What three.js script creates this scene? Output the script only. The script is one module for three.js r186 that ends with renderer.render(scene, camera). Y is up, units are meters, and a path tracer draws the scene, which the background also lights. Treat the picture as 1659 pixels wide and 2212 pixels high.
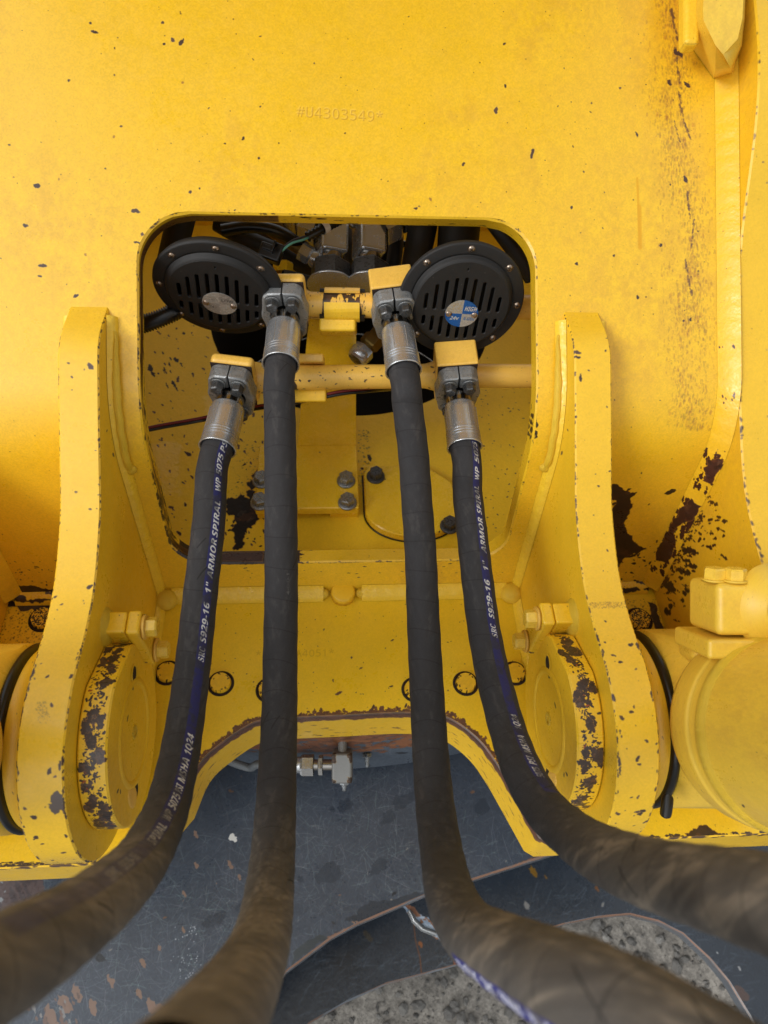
import * as THREE from 'three';
import { mergeGeometries, mergeVertices, toCreasedNormals } from 'three/addons/utils/BufferGeometryUtils.js';
import { RoundedBoxGeometry } from 'three/addons/geometries/RoundedBoxGeometry.js';
import { ConvexGeometry } from 'three/addons/geometries/ConvexGeometry.js';

// ------------------------------------------------------------------ camera, sky, sun, exposure
const scene = new THREE.Scene();
const FPX = 1533, PX0 = 830, PY0 = 1106;                 // the photograph measured on a 1659 x 2212 grid
const D2R = Math.PI / 180, V = (x, y, z) => new THREE.Vector3(x, y, z);
const CAM = V(-0.014, 0.9675, 0.528);
const PITCH = 55 * D2R, YAW = 4.2 * D2R, ROLL = 0.57 * D2R;
const F0 = V(0, -Math.sin(PITCH), -Math.cos(PITCH)), U0 = V(0, Math.cos(PITCH), -Math.sin(PITCH)), R0 = V(1, 0, 0);
const Fc = F0.clone().multiplyScalar(Math.cos(YAW)).addScaledVector(R0, Math.sin(YAW));
const Ry = R0.clone().multiplyScalar(Math.cos(YAW)).addScaledVector(F0, -Math.sin(YAW));
const Rc = Ry.clone().multiplyScalar(Math.cos(ROLL)).addScaledVector(U0, -Math.sin(ROLL));
const Uc = U0.clone().multiplyScalar(Math.cos(ROLL)).addScaledVector(Ry, Math.sin(ROLL));
const camera = new THREE.PerspectiveCamera(2 * Math.atan(1106 / FPX) / D2R, 768 / 1024, 0.02, 60);
camera.position.copy(CAM);
camera.quaternion.setFromRotationMatrix(new THREE.Matrix4().makeBasis(Rc, Uc, Fc.clone().negate()));
camera.focus = 0.88; camera.userData.fStop = 6.5;
camera.updateMatrixWorld(true);

{ // a bright overcast sky, a little brighter overhead and towards the hidden sun
  const w = 512, h = 256, data = new Float32Array(w * h * 4);
  const sd = V(-0.7, 0.6, 0.4).normalize();
  for (let j = 0; j < h; j++) for (let i = 0; i < w; i++) {
    const el = ((j + 0.5) / h - 0.5) * Math.PI, az = ((i + 0.5) / w) * 2 * Math.PI;
    const s = Math.sin(el), c = Math.cos(el), dx = -c * Math.cos(az), dz = -c * Math.sin(az);
    const k = (j * w + i) * 4;
    let L = 0.68 * (0.72 + 0.42 * Math.max(s, 0));
    L *= 1 + 0.07 * Math.sin(az * 3 + 4 * s) * Math.sin(s * 9 + az * 2) + 0.05 * Math.sin(az * 7 - s * 15);
    const g = Math.max(0, dx * sd.x + s * sd.y + dz * sd.z);
    L += 1.5 * Math.pow(g, 4);
    if (s < 0) L = 0.25;
    data[k] = L * 0.98; data[k + 1] = L; data[k + 2] = L * (s < 0 ? 0.95 : 1.02); data[k + 3] = 1;
  }
  const sky = new THREE.DataTexture(data, w, h, THREE.RGBAFormat, THREE.FloatType);
  sky.mapping = THREE.EquirectangularReflectionMapping; sky.magFilter = sky.minFilter = THREE.LinearFilter; sky.needsUpdate = true;
  scene.background = sky; scene.environment = sky;
}
const sun = new THREE.DirectionalLight(0xfffaf4, 1.5);
sun.position.set(-3.5, 3.0, 2.0); sun.castShadow = true; sun.shadow.radius = 36; sun.shadow.mapSize.set(2048, 2048);
Object.assign(sun.shadow.camera, { left: -1.5, right: 1.5, top: 1.5, bottom: -1.5, near: 0.5, far: 9 });
scene.add(sun, sun.target);
const EXPOSURE = 1.02;

// ------------------------------------------------------------------ small tools
let seed = 7;
const rnd = () => { seed = (seed + 0x6d2b79f5) | 0; let t = Math.imul(seed ^ (seed >>> 15), 1 | seed); t = (t + Math.imul(t ^ (t >>> 7), 61 | t)) ^ t; return ((t ^ (t >>> 14)) >>> 0) / 4294967296; };
const rr = (a, b) => a + (b - a) * rnd();
const lerp = (a, b, t) => a + (b - a) * t, clamp = (x, a, b) => Math.min(b, Math.max(a, x));
const smooth = (a, b, x) => { const t = clamp((x - a) / (b - a), 0, 1); return t * t * (3 - 2 * t); };
const ray = (px, py) => Fc.clone().addScaledVector(Rc, (px - PX0) / FPX).addScaledVector(Uc, (PY0 - py) / FPX);
const at = (px, py, d) => CAM.clone().addScaledVector(ray(px, py), d);                       // a place by sight line and real distance
const onPlane = (px, py, n, p) => { const r = ray(px, py); return CAM.clone().addScaledVector(r, p.clone().sub(CAM).dot(n) / r.dot(n)); };
const onX = (px, py, x) => onPlane(px, py, R0, V(x, 0, 0));
const onY = (px, py, y) => onPlane(px, py, V(0, 1, 0), V(0, y, 0));
const dirC = (r, u, f) => V(0, 0, 0).addScaledVector(Rc, r).addScaledVector(Uc, u).addScaledVector(Fc, f).normalize();
const side = (d0, y0) => { const p = CAM.clone().addScaledVector(F0, d0).addScaledVector(U0, y0); return [p.z, p.y]; };   // profile point (z, y)
const sidePy = (py, d0) => side(d0, (PY0 - py) / FPX * d0);

const used = {};
const numbered = (n) => { used[n] = (used[n] ?? -1) + 1; return used[n] ? n + '_' + String(used[n]).padStart(3, '0') : n; };
const shadow = (m) => { m.castShadow = m.receiveShadow = true; return m; };
function thing(name, label, category, pos = V(0, 0, 0), group) {
  const o = new THREE.Group(); o.name = numbered(name); o.position.copy(pos); scene.add(o);
  o.userData = { label, category }; if (group) o.userData.group = group;
  return o;
}
const merge = (g) => { g = (Array.isArray(g) ? g.flat() : [g]).map((q) => { q = q.index ? q.toNonIndexed() : q; for (const k of Object.keys(q.attributes)) if (!['position', 'normal', 'uv'].includes(k)) q.deleteAttribute(k); if (!q.attributes.uv) boxUV(q); return q; }); return g.length > 1 ? mergeGeometries(g) : g[0]; };
function part(name, geo, mat, parent, label) {          // geometry given in world coordinates, parent at parent.position (or a part at the origin of it)
  const g = merge(geo); let p = parent; const off = V(0, 0, 0);
  while (p && p !== scene) { off.add(p.position); p = p.parent; }
  g.translate(-off.x, -off.y, -off.z);
  const m = shadow(new THREE.Mesh(g, mat)); m.name = name; parent.add(m);
  if (label) m.userData.label = label;
  return m;
}
function boxUV(g, k = 1) {
  if (!g.attributes.normal) g.computeVertexNormals();
  const p = g.attributes.position, n = g.attributes.normal, uv = new Float32Array(p.count * 2);
  for (let i = 0; i < p.count; i++) {
    const ax = Math.abs(n.getX(i)), ay = Math.abs(n.getY(i)), az = Math.abs(n.getZ(i));
    const [a, b] = ax > ay && ax > az ? [p.getZ(i), p.getY(i)] : ay > az ? [p.getX(i), p.getZ(i)] : [p.getX(i), p.getY(i)];
    uv[i * 2] = a * k; uv[i * 2 + 1] = b * k;
  }
  g.setAttribute('uv', new THREE.BufferAttribute(uv, 2)); return g;
}
function geoOf(pos, uv, idx, crease) {
  let g = new THREE.BufferGeometry();
  g.setAttribute('position', new THREE.Float32BufferAttribute(pos, 3));
  if (uv) g.setAttribute('uv', new THREE.Float32BufferAttribute(uv, 2));
  g.setIndex(idx); g.computeVertexNormals();
  if (crease) g = toCreasedNormals(g, crease);
  return g;
}
const frame = (o, a, h) => { const z = h.clone().addScaledVector(a, -h.dot(a)).normalize(), x = a.clone().cross(z); return new THREE.Matrix4().makeBasis(x, a, z).setPosition(o); };  // local y along a, local z towards h
const along = (g, o, a, h = V(0.31, 0.2, 0.93)) => g.applyMatrix4(frame(o, a.clone().normalize(), h));
function cyl(r0, r1, p, q, seg = 24) { const d = q.clone().sub(p), L = d.length(); const g = new THREE.CylinderGeometry(r1, r0, L, seg); return along(g, p.clone().addScaledVector(d, 0.5), d); }
function lathe(pts, o, a, seg = 40, h) { return along(new THREE.LatheGeometry(pts.map(([r, y]) => new THREE.Vector2(r, y)), seg), o, a, h); }
function box(w, h, d, c, m, r = 0.002) { let g = new RoundedBoxGeometry(w, h, d, 2, Math.min(r, w / 2.1, h / 2.1, d / 2.1)); boxUV(g); if (m) { g.applyMatrix4(m); if (m.determinant() < 0) { if (g.index) g = g.toNonIndexed(); for (const at of Object.values(g.attributes)) { const q = at.array, n = at.itemSize; for (let i = 0; i < at.count; i += 3) for (let k = 0; k < n; k++) { const t = q[(i + 1) * n + k]; q[(i + 1) * n + k] = q[(i + 2) * n + k]; q[(i + 2) * n + k] = t; } } } } g.translate(c.x, c.y, c.z); return g; }
function hexGeo(af, hgt, o, a, h) {                      // hexagon head with a domed chamfer
  const R = af / 2 / Math.cos(Math.PI / 6), pos = [], idx = [];
  const rings = [[R, 0], [R, hgt * 0.84], [R * 0.86, hgt], [0.0001, hgt]];
  for (const [r, y] of rings) for (let i = 0; i < 6; i++) { const t = i / 6 * 2 * Math.PI; pos.push(r * Math.cos(t), y, r * Math.sin(t)); }
  for (let k = 0; k < 3; k++) for (let i = 0; i < 6; i++) { const j = (i + 1) % 6, A = k * 6 + i, B = k * 6 + j; idx.push(A, A + 6, B, B, A + 6, B + 6); }
  const g = geoOf(pos, null, idx, 0.35); boxUV(g); return along(g, o, a, h);
}
const washer = (r, t, o, a) => lathe([[0.0005, 0], [r, 0], [r, t * 0.7], [r * 0.95, t], [0.0005, t]], o, a, 28);
// a prism over outline (a, b); cap planar uv in metres, strip uv = (length along, across) in metres
function prism(out, depth, ch, map, closed = true) {
  const n = out.length, nor = [];
  let area = 0; for (let i = 0; i < n; i++) { const [x, y] = out[i], [u, v] = out[(i + 1) % n]; area += x * v - u * y; }
  const sg = area > 0 ? 1 : -1;
  for (let i = 0; i < n; i++) {
    const p = out[(i + n - 1) % n], c = out[i], q = out[(i + 1) % n];
    const d1 = [c[0] - p[0], c[1] - p[1]], d2 = [q[0] - c[0], q[1] - c[1]], l1 = Math.hypot(...d1) || 1, l2 = Math.hypot(...d2) || 1;
    let nx = sg * (d1[1] / l1 + d2[1] / l2), ny = -sg * (d1[0] / l1 + d2[0] / l2); const l = Math.hypot(nx, ny) || 1; nor.push([nx / l, ny / l]);
  }
  const ins = out.map(([x, y], i) => [x - nor[i][0] * ch, y - nor[i][1] * ch]);
  const rows = [[ins, 0, 0], [out, ch, ch * 1.4], [out, depth - ch, depth - ch * 1.4], [ins, depth, depth]];
  const pos = [], uv = [], idx = []; let len = 0; const L = [0];
  for (let i = 1; i <= n; i++) { len += Math.hypot(out[i % n][0] - out[i - 1][0], out[i % n][1] - out[i - 1][1]); L.push(len); }
  const W = closed ? n + 1 : n;
  for (const [o, c, v] of rows) for (let i = 0; i < W; i++) { const p = map(o[i % n][0], o[i % n][1], c); pos.push(p.x, p.y, p.z); uv.push(L[i], v); }
  for (let k = 0; k < 3; k++) for (let i = 0; i < W - 1; i++) { const A = k * W + i; idx.push(A, A + 1, A + W, A + 1, A + W + 1, A + W); }
  const strip = geoOf(pos, uv, idx, 0.6);
  const shape = ins.map(([x, y]) => new THREE.Vector2(x, y)), tri = THREE.ShapeUtils.triangulateShape(shape, []);
  const cap = (c, flip) => { const ps = [], us = []; for (const [x, y] of ins) { const p = map(x, y, c); ps.push(p.x, p.y, p.z); us.push(x, y); } return geoOf(ps, us, tri.flatMap((t) => (flip ? [t[0], t[2], t[1]] : t))); };
  return { strip, cap0: cap(0, true), cap1: cap(depth, false), length: len, lengths: L };
}
// a tube of circular section, u along it (0..1), v round it, v = 0.5 towards n0
function tube(curve, radius, segs, radial, n0, caps = true) {
  const pts = curve.getSpacedPoints(segs), pos = [], nor = [], uv = [], idx = [], Rf = typeof radius === 'function' ? radius : () => radius;
  let N = n0.clone();
  for (let i = 0; i <= segs; i++) {
    const T = pts[Math.min(i + 1, segs)].clone().sub(pts[Math.max(i - 1, 0)]).normalize();
    N.addScaledVector(T, -N.dot(T)).normalize(); const B = T.clone().cross(N);
    for (let j = 0; j <= radial; j++) {
      const f = (j / radial - 0.5) * 2 * Math.PI, d = N.clone().multiplyScalar(Math.cos(f)).addScaledVector(B, Math.sin(f)), r = Rf(i / segs, f);
      pos.push(pts[i].x + d.x * r, pts[i].y + d.y * r, pts[i].z + d.z * r); nor.push(d.x, d.y, d.z); uv.push(i / segs, 0.5 - f / (2 * Math.PI));
    }
  }
  const W = radial + 1;
  for (let i = 0; i < segs; i++) for (let j = 0; j < radial; j++) { const A = i * W + j; idx.push(A, A + 1, A + W, A + 1, A + W + 1, A + W); }
  const g = new THREE.BufferGeometry();
  g.setAttribute('position', new THREE.Float32BufferAttribute(pos, 3)); g.setAttribute('normal', new THREE.Float32BufferAttribute(nor, 3)); g.setAttribute('uv', new THREE.Float32BufferAttribute(uv, 2)); g.setIndex(idx);
  return g;
}
const spline = (pts) => new THREE.CatmullRomCurve3(pts, false, 'centripetal');
function loft(rings, capLast = true, crease = 0.5) {      // rings of equal length, joined one after the other
  const n = rings[0].length, pos = [], idx = [];
  for (const r of rings) for (const p of r) pos.push(p.x, p.y, p.z);
  for (let k = 0; k < rings.length - 1; k++) for (let i = 0; i < n; i++) { const j = (i + 1) % n, A = k * n + i, B = k * n + j; idx.push(A, B, A + n, B, B + n, A + n); }
  if (capLast) { const c = rings.at(-1).reduce((s, p) => s.add(p), V(0, 0, 0)).divideScalar(n), k = pos.length / 3; pos.push(c.x, c.y, c.z); const b = (rings.length - 1) * n; for (let i = 0; i < n; i++) idx.push(b + i, b + (i + 1) % n, k); }
  return boxUV(geoOf(pos, null, idx, crease));
}
// a strip of weld between two lines of points: slightly convex, rippled
function weld(A, B, bulge = 0.002, ripple = 0.0003) {
  const n = A.length, K = 6, pos = [], idx = [], uv = []; let L = 0;
  for (let i = 0; i < n; i++) {
    if (i) L += A[i].distanceTo(A[i - 1]);
    const T = A[Math.min(i + 1, n - 1)].clone().sub(A[Math.max(i - 1, 0)]).normalize(), w = B[i].clone().sub(A[i]), out = T.clone().cross(w).normalize();
    if (out.dot(CAM.clone().sub(A[i])) < 0) out.negate();
    const wob = (Math.sin(L * 900 + 2 * Math.sin(L * 130)) * 0.5 + Math.sin(L * 310)) * ripple;
    for (let j = 0; j <= K; j++) { const t = j / K, p = A[i].clone().addScaledVector(w, t).addScaledVector(out, (bulge + wob) * 4 * t * (1 - t)); pos.push(p.x, p.y, p.z); uv.push(L, t * w.length()); }
  }
  for (let i = 0; i < n - 1; i++) for (let j = 0; j < K; j++) { const a = i * (K + 1) + j; idx.push(a, a + 1, a + K + 1, a + 1, a + K + 2, a + K + 1); }
  return geoOf(pos, uv, idx);
}
const steps = (a, b, n) => Array.from({ length: n + 1 }, (_, i) => a + (b - a) * i / n);

// ------------------------------------------------------------------ procedural surfaces
const canvas = (w, h) => { const c = document.createElement('canvas'); c.width = Math.round(w); c.height = Math.round(h); return c; };
const lattice = new Float32Array(65536); for (let i = 0; i < 65536; i++) lattice[i] = rnd();
function vn(x, y) {
  const xi = Math.floor(x), yi = Math.floor(y); let u = x - xi, v = y - yi; u = u * u * (3 - 2 * u); v = v * v * (3 - 2 * v);
  const a = xi & 255, b = (xi + 1) & 255, c = (yi & 255) << 8, d = ((yi + 1) & 255) << 8;
  return (lattice[c + a] * (1 - u) + lattice[c + b] * u) * (1 - v) + (lattice[d + a] * (1 - u) + lattice[d + b] * u) * v;
}
const fbm = (x, y) => 0.5 * vn(x, y) + 0.28 * vn(x * 2.13 + 17, y * 2.13 + 5) + 0.15 * vn(x * 4.4 + 3, y * 4.4 + 41) + 0.07 * vn(x * 9.1, y * 9.1);
const YEL = [236, 191, 38], PALE = [231, 185, 80];
function paintBase(w, h, ppm, { base = YEL, dust = 0.25, sx = 0, fine = 0.05, streak = 0.5 } = {}) {
  const c = canvas(w, h), x = c.getContext('2d'), im = x.createImageData(c.width, c.height), d = im.data, W = c.width, k = 1 / ppm;
  for (let j = 0; j < c.height; j++) for (let i = 0; i < W; i++) {
    const X = i * k + sx, Y = j * k;
    const big = fbm(X * 5 + 3, Y * 5 * (1 - streak * 0.6)), mid = fbm(X * 45, Y * 45 * (1 - streak * 0.5)), fn = vn(X * 700, Y * 700), g = fbm(X * 190 + 9, Y * 150);
    const dirt = dust * (smooth(0.42, 0.75, big) * 0.75 + 0.25) * smooth(0.3, 0.8, mid * 0.6 + g * 0.45), t = 1 + (mid - 0.5) * 0.06 + (fn - 0.5) * fine + (big - 0.5) * 0.06;
    const p = (j * W + i) * 4;
    d[p] = lerp(base[0] * t, 168, dirt); d[p + 1] = lerp(base[1] * t, 122, dirt); d[p + 2] = lerp(base[2] * t, 62, dirt); d[p + 3] = 255;
  }
  x.putImageData(im, 0, 0);
  specks(x, 0, 0, c.width, c.height, c.width * c.height / ppm / ppm * 900, ppm * 0.0007, 'rgba(84,58,30,0.75)');
  return { c, x, ppm };
}
function specks(x, x0, y0, w, h, n, r, col) { x.fillStyle = col; for (let i = 0; i < n; i++) { const a = r * (0.4 + 1.3 * rnd() * rnd()); x.beginPath(); x.ellipse(x0 + rnd() * w, y0 + rnd() * h, a, a * rr(0.5, 1), rnd() * 3, 0, 6.3); x.fill(); } }
function ragged(pts, amp, levels = 4) {
  for (let l = 0; l < levels; l++) { const q = []; pts.forEach((p, i) => { const n = pts[(i + 1) % pts.length], L = Math.hypot(n[0] - p[0], n[1] - p[1]); q.push(p, [(p[0] + n[0]) / 2 + (rnd() - 0.5) * amp * L, (p[1] + n[1]) / 2 + (rnd() - 0.5) * amp * L]); }); pts = q; }
  return pts;
}
function fillPts(x, pts, col) { x.fillStyle = col; x.beginPath(); pts.forEach(([a, b], i) => (i ? x.lineTo(a, b) : x.moveTo(a, b))); x.closePath(); x.fill(); }
const CHIP = ['rgb(76,56,46)', 'rgb(62,45,36)', 'rgb(88,66,54)', 'rgb(58,42,36)'];
function chip(x, cx, cy, r, el = 1.4, ang = rnd() * 3, col) {
  const n = 7, pts = []; for (let i = 0; i < n; i++) { const t = i / n * 6.283, q = r * rr(0.65, 1.25), a = Math.cos(t) * q * el, b = Math.sin(t) * q / el; pts.push([cx + a * Math.cos(ang) - b * Math.sin(ang), cy + a * Math.sin(ang) + b * Math.cos(ang)]); }
  const p = ragged(pts, 0.55, 2);
  if (!col) { x.lineWidth = Math.max(0.8, r * 0.22); x.strokeStyle = 'rgba(238,196,96,0.6)'; x.beginPath(); p.forEach(([a, b], i) => (i ? x.lineTo(a, b) : x.moveTo(a, b))); x.closePath(); x.stroke(); }
  fillPts(x, p, col || CHIP[(rnd() * 4) | 0]);
}
function patch(x, pts, col, amp = 0.5, sat = 0) {
  const p = ragged(pts, amp, 5);
  x.lineWidth = 2.4; x.strokeStyle = 'rgba(176,124,44,0.55)'; x.beginPath(); p.forEach(([a, b], i) => (i ? x.lineTo(a, b) : x.moveTo(a, b))); x.closePath(); x.stroke();
  fillPts(x, p, col);
  x.save(); x.beginPath(); p.forEach(([a, b], i) => (i ? x.lineTo(a, b) : x.moveTo(a, b))); x.closePath(); x.clip();   // primer, grey steel and rust inside the bare patch
  { let a = 1e9, b = 1e9, c = -1e9, d = -1e9; for (const [u, v] of pts) { a = Math.min(a, u); b = Math.min(b, v); c = Math.max(c, u); d = Math.max(d, v); } const r = Math.max(2, Math.min(c - a, d - b) * 0.2); for (let i = 0; i < 16; i++) chip(x, rr(a, c), rr(b, d), r * rr(0.3, 1), 1.5, rnd() * 3, ['rgba(112,66,40,0.35)', 'rgba(96,88,84,0.3)', 'rgba(30,22,18,0.35)', 'rgba(128,84,52,0.25)'][(rnd() * 4) | 0]); }
  x.restore();
  if (sat) { let a = 1e9, b = 1e9, c = -1e9, d = -1e9; for (const [u, v] of pts) { a = Math.min(a, u); b = Math.min(b, v); c = Math.max(c, u); d = Math.max(d, v); } for (let i = 0; i < sat; i++) chip(x, rr(a - (c - a) * 0.25, c + (c - a) * 0.25), rr(b - (d - b) * 0.15, d + (d - b) * 0.15), Math.min(c - a, d - b) * rr(0.01, 0.06), 1.5, rnd() * 3, col); }
}
function lineChips(x, ax, ay, bx, by, n, r, col) { for (let i = 0; i < n; i++) { const t = rnd(); chip(x, lerp(ax, bx, t) + (rnd() - 0.5) * r, lerp(ay, by, t) + (rnd() - 0.5) * r, r * rr(0.3, 1), rr(1, 2), Math.atan2(by - ay, bx - ax) + rr(-0.4, 0.4), col || CHIP[(rnd() * 4) | 0]); } }
const bases = new Map();
function tex(c, color = true, rep) { if (!bases.has(c)) bases.set(c, new THREE.CanvasTexture(c)); const t = bases.get(c).clone(); t.needsUpdate = true; if (color) t.colorSpace = THREE.SRGBColorSpace; t.anisotropy = 8; if (rep) { t.wrapS = t.wrapT = THREE.RepeatWrapping; t.repeat.set(rep[0], rep[1]); } return t; }
function grey(w, h, f) { const c = canvas(w, h), x = c.getContext('2d'), im = x.createImageData(w, h); for (let j = 0; j < h; j++) for (let i = 0; i < w; i++) { const v = clamp(f(i, j), 0, 1) * 255, p = (j * w + i) * 4; im.data[p] = im.data[p + 1] = im.data[p + 2] = v; im.data[p + 3] = 255; } x.putImageData(im, 0, 0); return c; }
// orange peel and roughness tiles, 256 wide; they repeat every 0.16 m
const T = 256, wrapN = (i, j, s) => { const f = s / T, u = i * f, v = j * f, m = (a) => ((a % s) + s) % s, xi = Math.floor(u), yi = Math.floor(v), a = u - xi, b = v - yi, q = (p, r) => lattice[(m(r) << 8) + m(p)], e = a * a * (3 - 2 * a), g = b * b * (3 - 2 * b); return lerp(lerp(q(xi, yi), q(xi + 1, yi), e), lerp(q(xi, yi + 1), q(xi + 1, yi + 1), e), g); };
const peel = grey(T, T, (i, j) => 0.5 * wrapN(i, j, 32) + 0.3 * wrapN(i, j, 64) + 0.2 * wrapN(i, j, 8));
const roughC = grey(T, T, (i, j) => 0.62 + 0.25 * (wrapN(i, j, 16) - 0.5) + 0.25 * (wrapN(i, j, 64) - 0.5) + 0.2 * (wrapN(i, j, 4) - 0.5));
const brushC = grey(T, T, (i, j) => 0.5 + 0.3 * (lattice[j * 7] - 0.5) + 0.5 * (wrapN(i, j, 16) - 0.5) + 0.3 * (wrapN(i, j, 64) - 0.5));
function paintMat(map, { rep = [9, 9], rough = 0.6, bump = 0.0001, coat = 0.22, coatRough = 0.42 } = {}) {
  return new THREE.MeshPhysicalMaterial({ map, roughness: rough, roughnessMap: tex(roughC, false, rep), bumpMap: tex(peel, false, rep), bumpScale: bump, clearcoat: coat, clearcoatRoughness: coatRough });
}
const tileOf = (o, chips = 10) => { const b = paintBase(512, 512, 1280, o); for (let i = 0; i < chips; i++) chip(b.x, rnd() * 512, rnd() * 512, rr(1.5, 4.5)); return tex(b.c, true, [2.5, 2.5]); };   // 0.4 m tile
const M = {
  yellow: paintMat(tileOf({ dust: 0.2 }, 14)),
  clean: paintMat(tileOf({ dust: 0.1 }, 5)),
  pale: paintMat(tileOf({ base: PALE, dust: 0.22, streak: 0 }, 24)),
  oily: paintMat(tileOf({ base: [236, 194, 38], dust: 0.1 }, 22), { rough: 0.42, coat: 0.5, coatRough: 0.15 }),
  weld: paintMat(tileOf({ base: [236, 198, 50], dust: 0.12 }, 2), { bump: 0.0006 }),
  barrel: paintMat(tileOf({ base: [234, 196, 66], dust: 0.24, streak: 0 }, 10)),
  rubber: new THREE.MeshStandardMaterial({ color: 0x121212, roughness: 0.6 }),
  gloss: new THREE.MeshStandardMaterial({ color: 0x0d0d0d, roughness: 0.3 }),
  dark: new THREE.MeshStandardMaterial({ color: 0x0b0b0a, roughness: 0.95 }),
  zinc: new THREE.MeshStandardMaterial({ color: 0xb8bbbe, metalness: 0.75, roughness: 0.36, roughnessMap: tex(brushC, false, [8, 8]), bumpMap: tex(peel, false, [30, 30]), bumpScale: 0.00006 }),
  steel: new THREE.MeshStandardMaterial({ color: 0x9a9690, metalness: 1, roughness: 0.42, roughnessMap: tex(brushC, false, [1, 18]) }),
  bolt: new THREE.MeshStandardMaterial({ color: 0x8b8f92, metalness: 0.8, roughness: 0.6, roughnessMap: tex(brushC, false, [20, 20]), bumpMap: tex(peel, false, [40, 40]), bumpScale: 0.0002 }),
  boltDark: new THREE.MeshStandardMaterial({ color: 0x4c4d4e, metalness: 0.6, roughness: 0.7, roughnessMap: tex(brushC, false, [20, 20]), bumpMap: tex(peel, false, [40, 40]), bumpScale: 0.0003 }),
  castGrey: new THREE.MeshStandardMaterial({ color: 0x8d9092, metalness: 0.55, roughness: 0.75, roughnessMap: tex(brushC, false, [12, 12]), bumpMap: tex(peel, false, [30, 30]), bumpScale: 0.0004 }),
  brass: new THREE.MeshStandardMaterial({ color: 0x6d5a2c, metalness: 0.8, roughness: 0.5 }),
  rustBrown: new THREE.MeshStandardMaterial({ color: 0x2c1d17, roughness: 0.9, bumpMap: tex(peel, false, [20, 20]), bumpScale: 0.0006 }),
};

// ------------------------------------------------------------------ the painted frame of the machine
const frameT = thing('machine_frame', 'chipped yellow painted steel machine frame with a rounded opening and two ribs', 'machine frame');
const XI = 0.2747, RW = 0.045, XS = 0.492, XL = -0.66, XR = 0.54;
const UL = [0.987, -0.1607], UU = [Math.cos(PITCH), -Math.sin(PITCH)];          // (y, z) up the lower and the upper part of the front plate
const TH0 = Math.atan2(UL[1], UL[0]), TH1 = Math.atan2(UU[1], UU[0]), RB = 0.15, TAN = RB * Math.tan((TH0 - TH1) / 2);
const S1 = 0.328 - TAN, S2 = S1 + RB * (TH0 - TH1), SMAX = 1.09;
function wallYZ(s) {                                                             // -> y, z, normal y, normal z
  if (s < S1) return [UL[0] * s, UL[1] * s, -UL[1], UL[0]];
  const th = Math.max(TH1, TH0 - (s - S1) / RB), nx = -Math.sin(th), nz = Math.cos(th);
  const cy = UL[0] * S1 + UL[1] * RB, cz = UL[1] * S1 - UL[0] * RB;
  const y = cy + nx * RB, z = cz + nz * RB, e = Math.max(0, s - S2);
  return [y + UU[0] * e, z + UU[1] * e, nx, nz];
}
const wallP = (x, s, dep = 0) => { const [y, z, a, b] = wallYZ(s); return V(x, y - a * dep, z - b * dep); };
function onWall(px, py) {
  const r = ray(px, py); let lo = -0.3, hi = 1.6;
  for (let i = 0; i < 50; i++) { const m = (lo + hi) / 2, [y, z] = wallYZ(m); ((y - CAM.y) * r.z - (z - CAM.z) * r.y > 0 ? (lo = m) : (hi = m)); }
  const [y, z] = wallYZ(lo); const t = ((y - CAM.y) * r.y + (z - CAM.z) * r.z) / (r.y * r.y + r.z * r.z);
  return [CAM.x + r.x * t, lo];
}
const HT = onWall(740, 467)[1], HB = onWall(740, 1213)[1], HX = 0.24, RT = 0.062, RBt = 0.055, TW = 0.025;
function holeHalf(s, o = 0) {                                                    // half width of the opening at height s
  const t = HT + o, b = HB - o, w = HX + o; let e = 0;
  if (s > t - RT) e = RT - Math.sqrt(Math.max(0, RT * RT - (s - (t - RT)) ** 2));
  if (s < b + RBt) e = RBt - Math.sqrt(Math.max(0, RBt * RBt - (s - (b + RBt)) ** 2));
  return w - e;
}
const PPM = 1700, WW = Math.round((XR - XL) * PPM), WH = Math.round(SMAX * PPM);
const wallC = paintBase(WW, WH, PPM, { dust: 0.3, fine: 0.08 });
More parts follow.
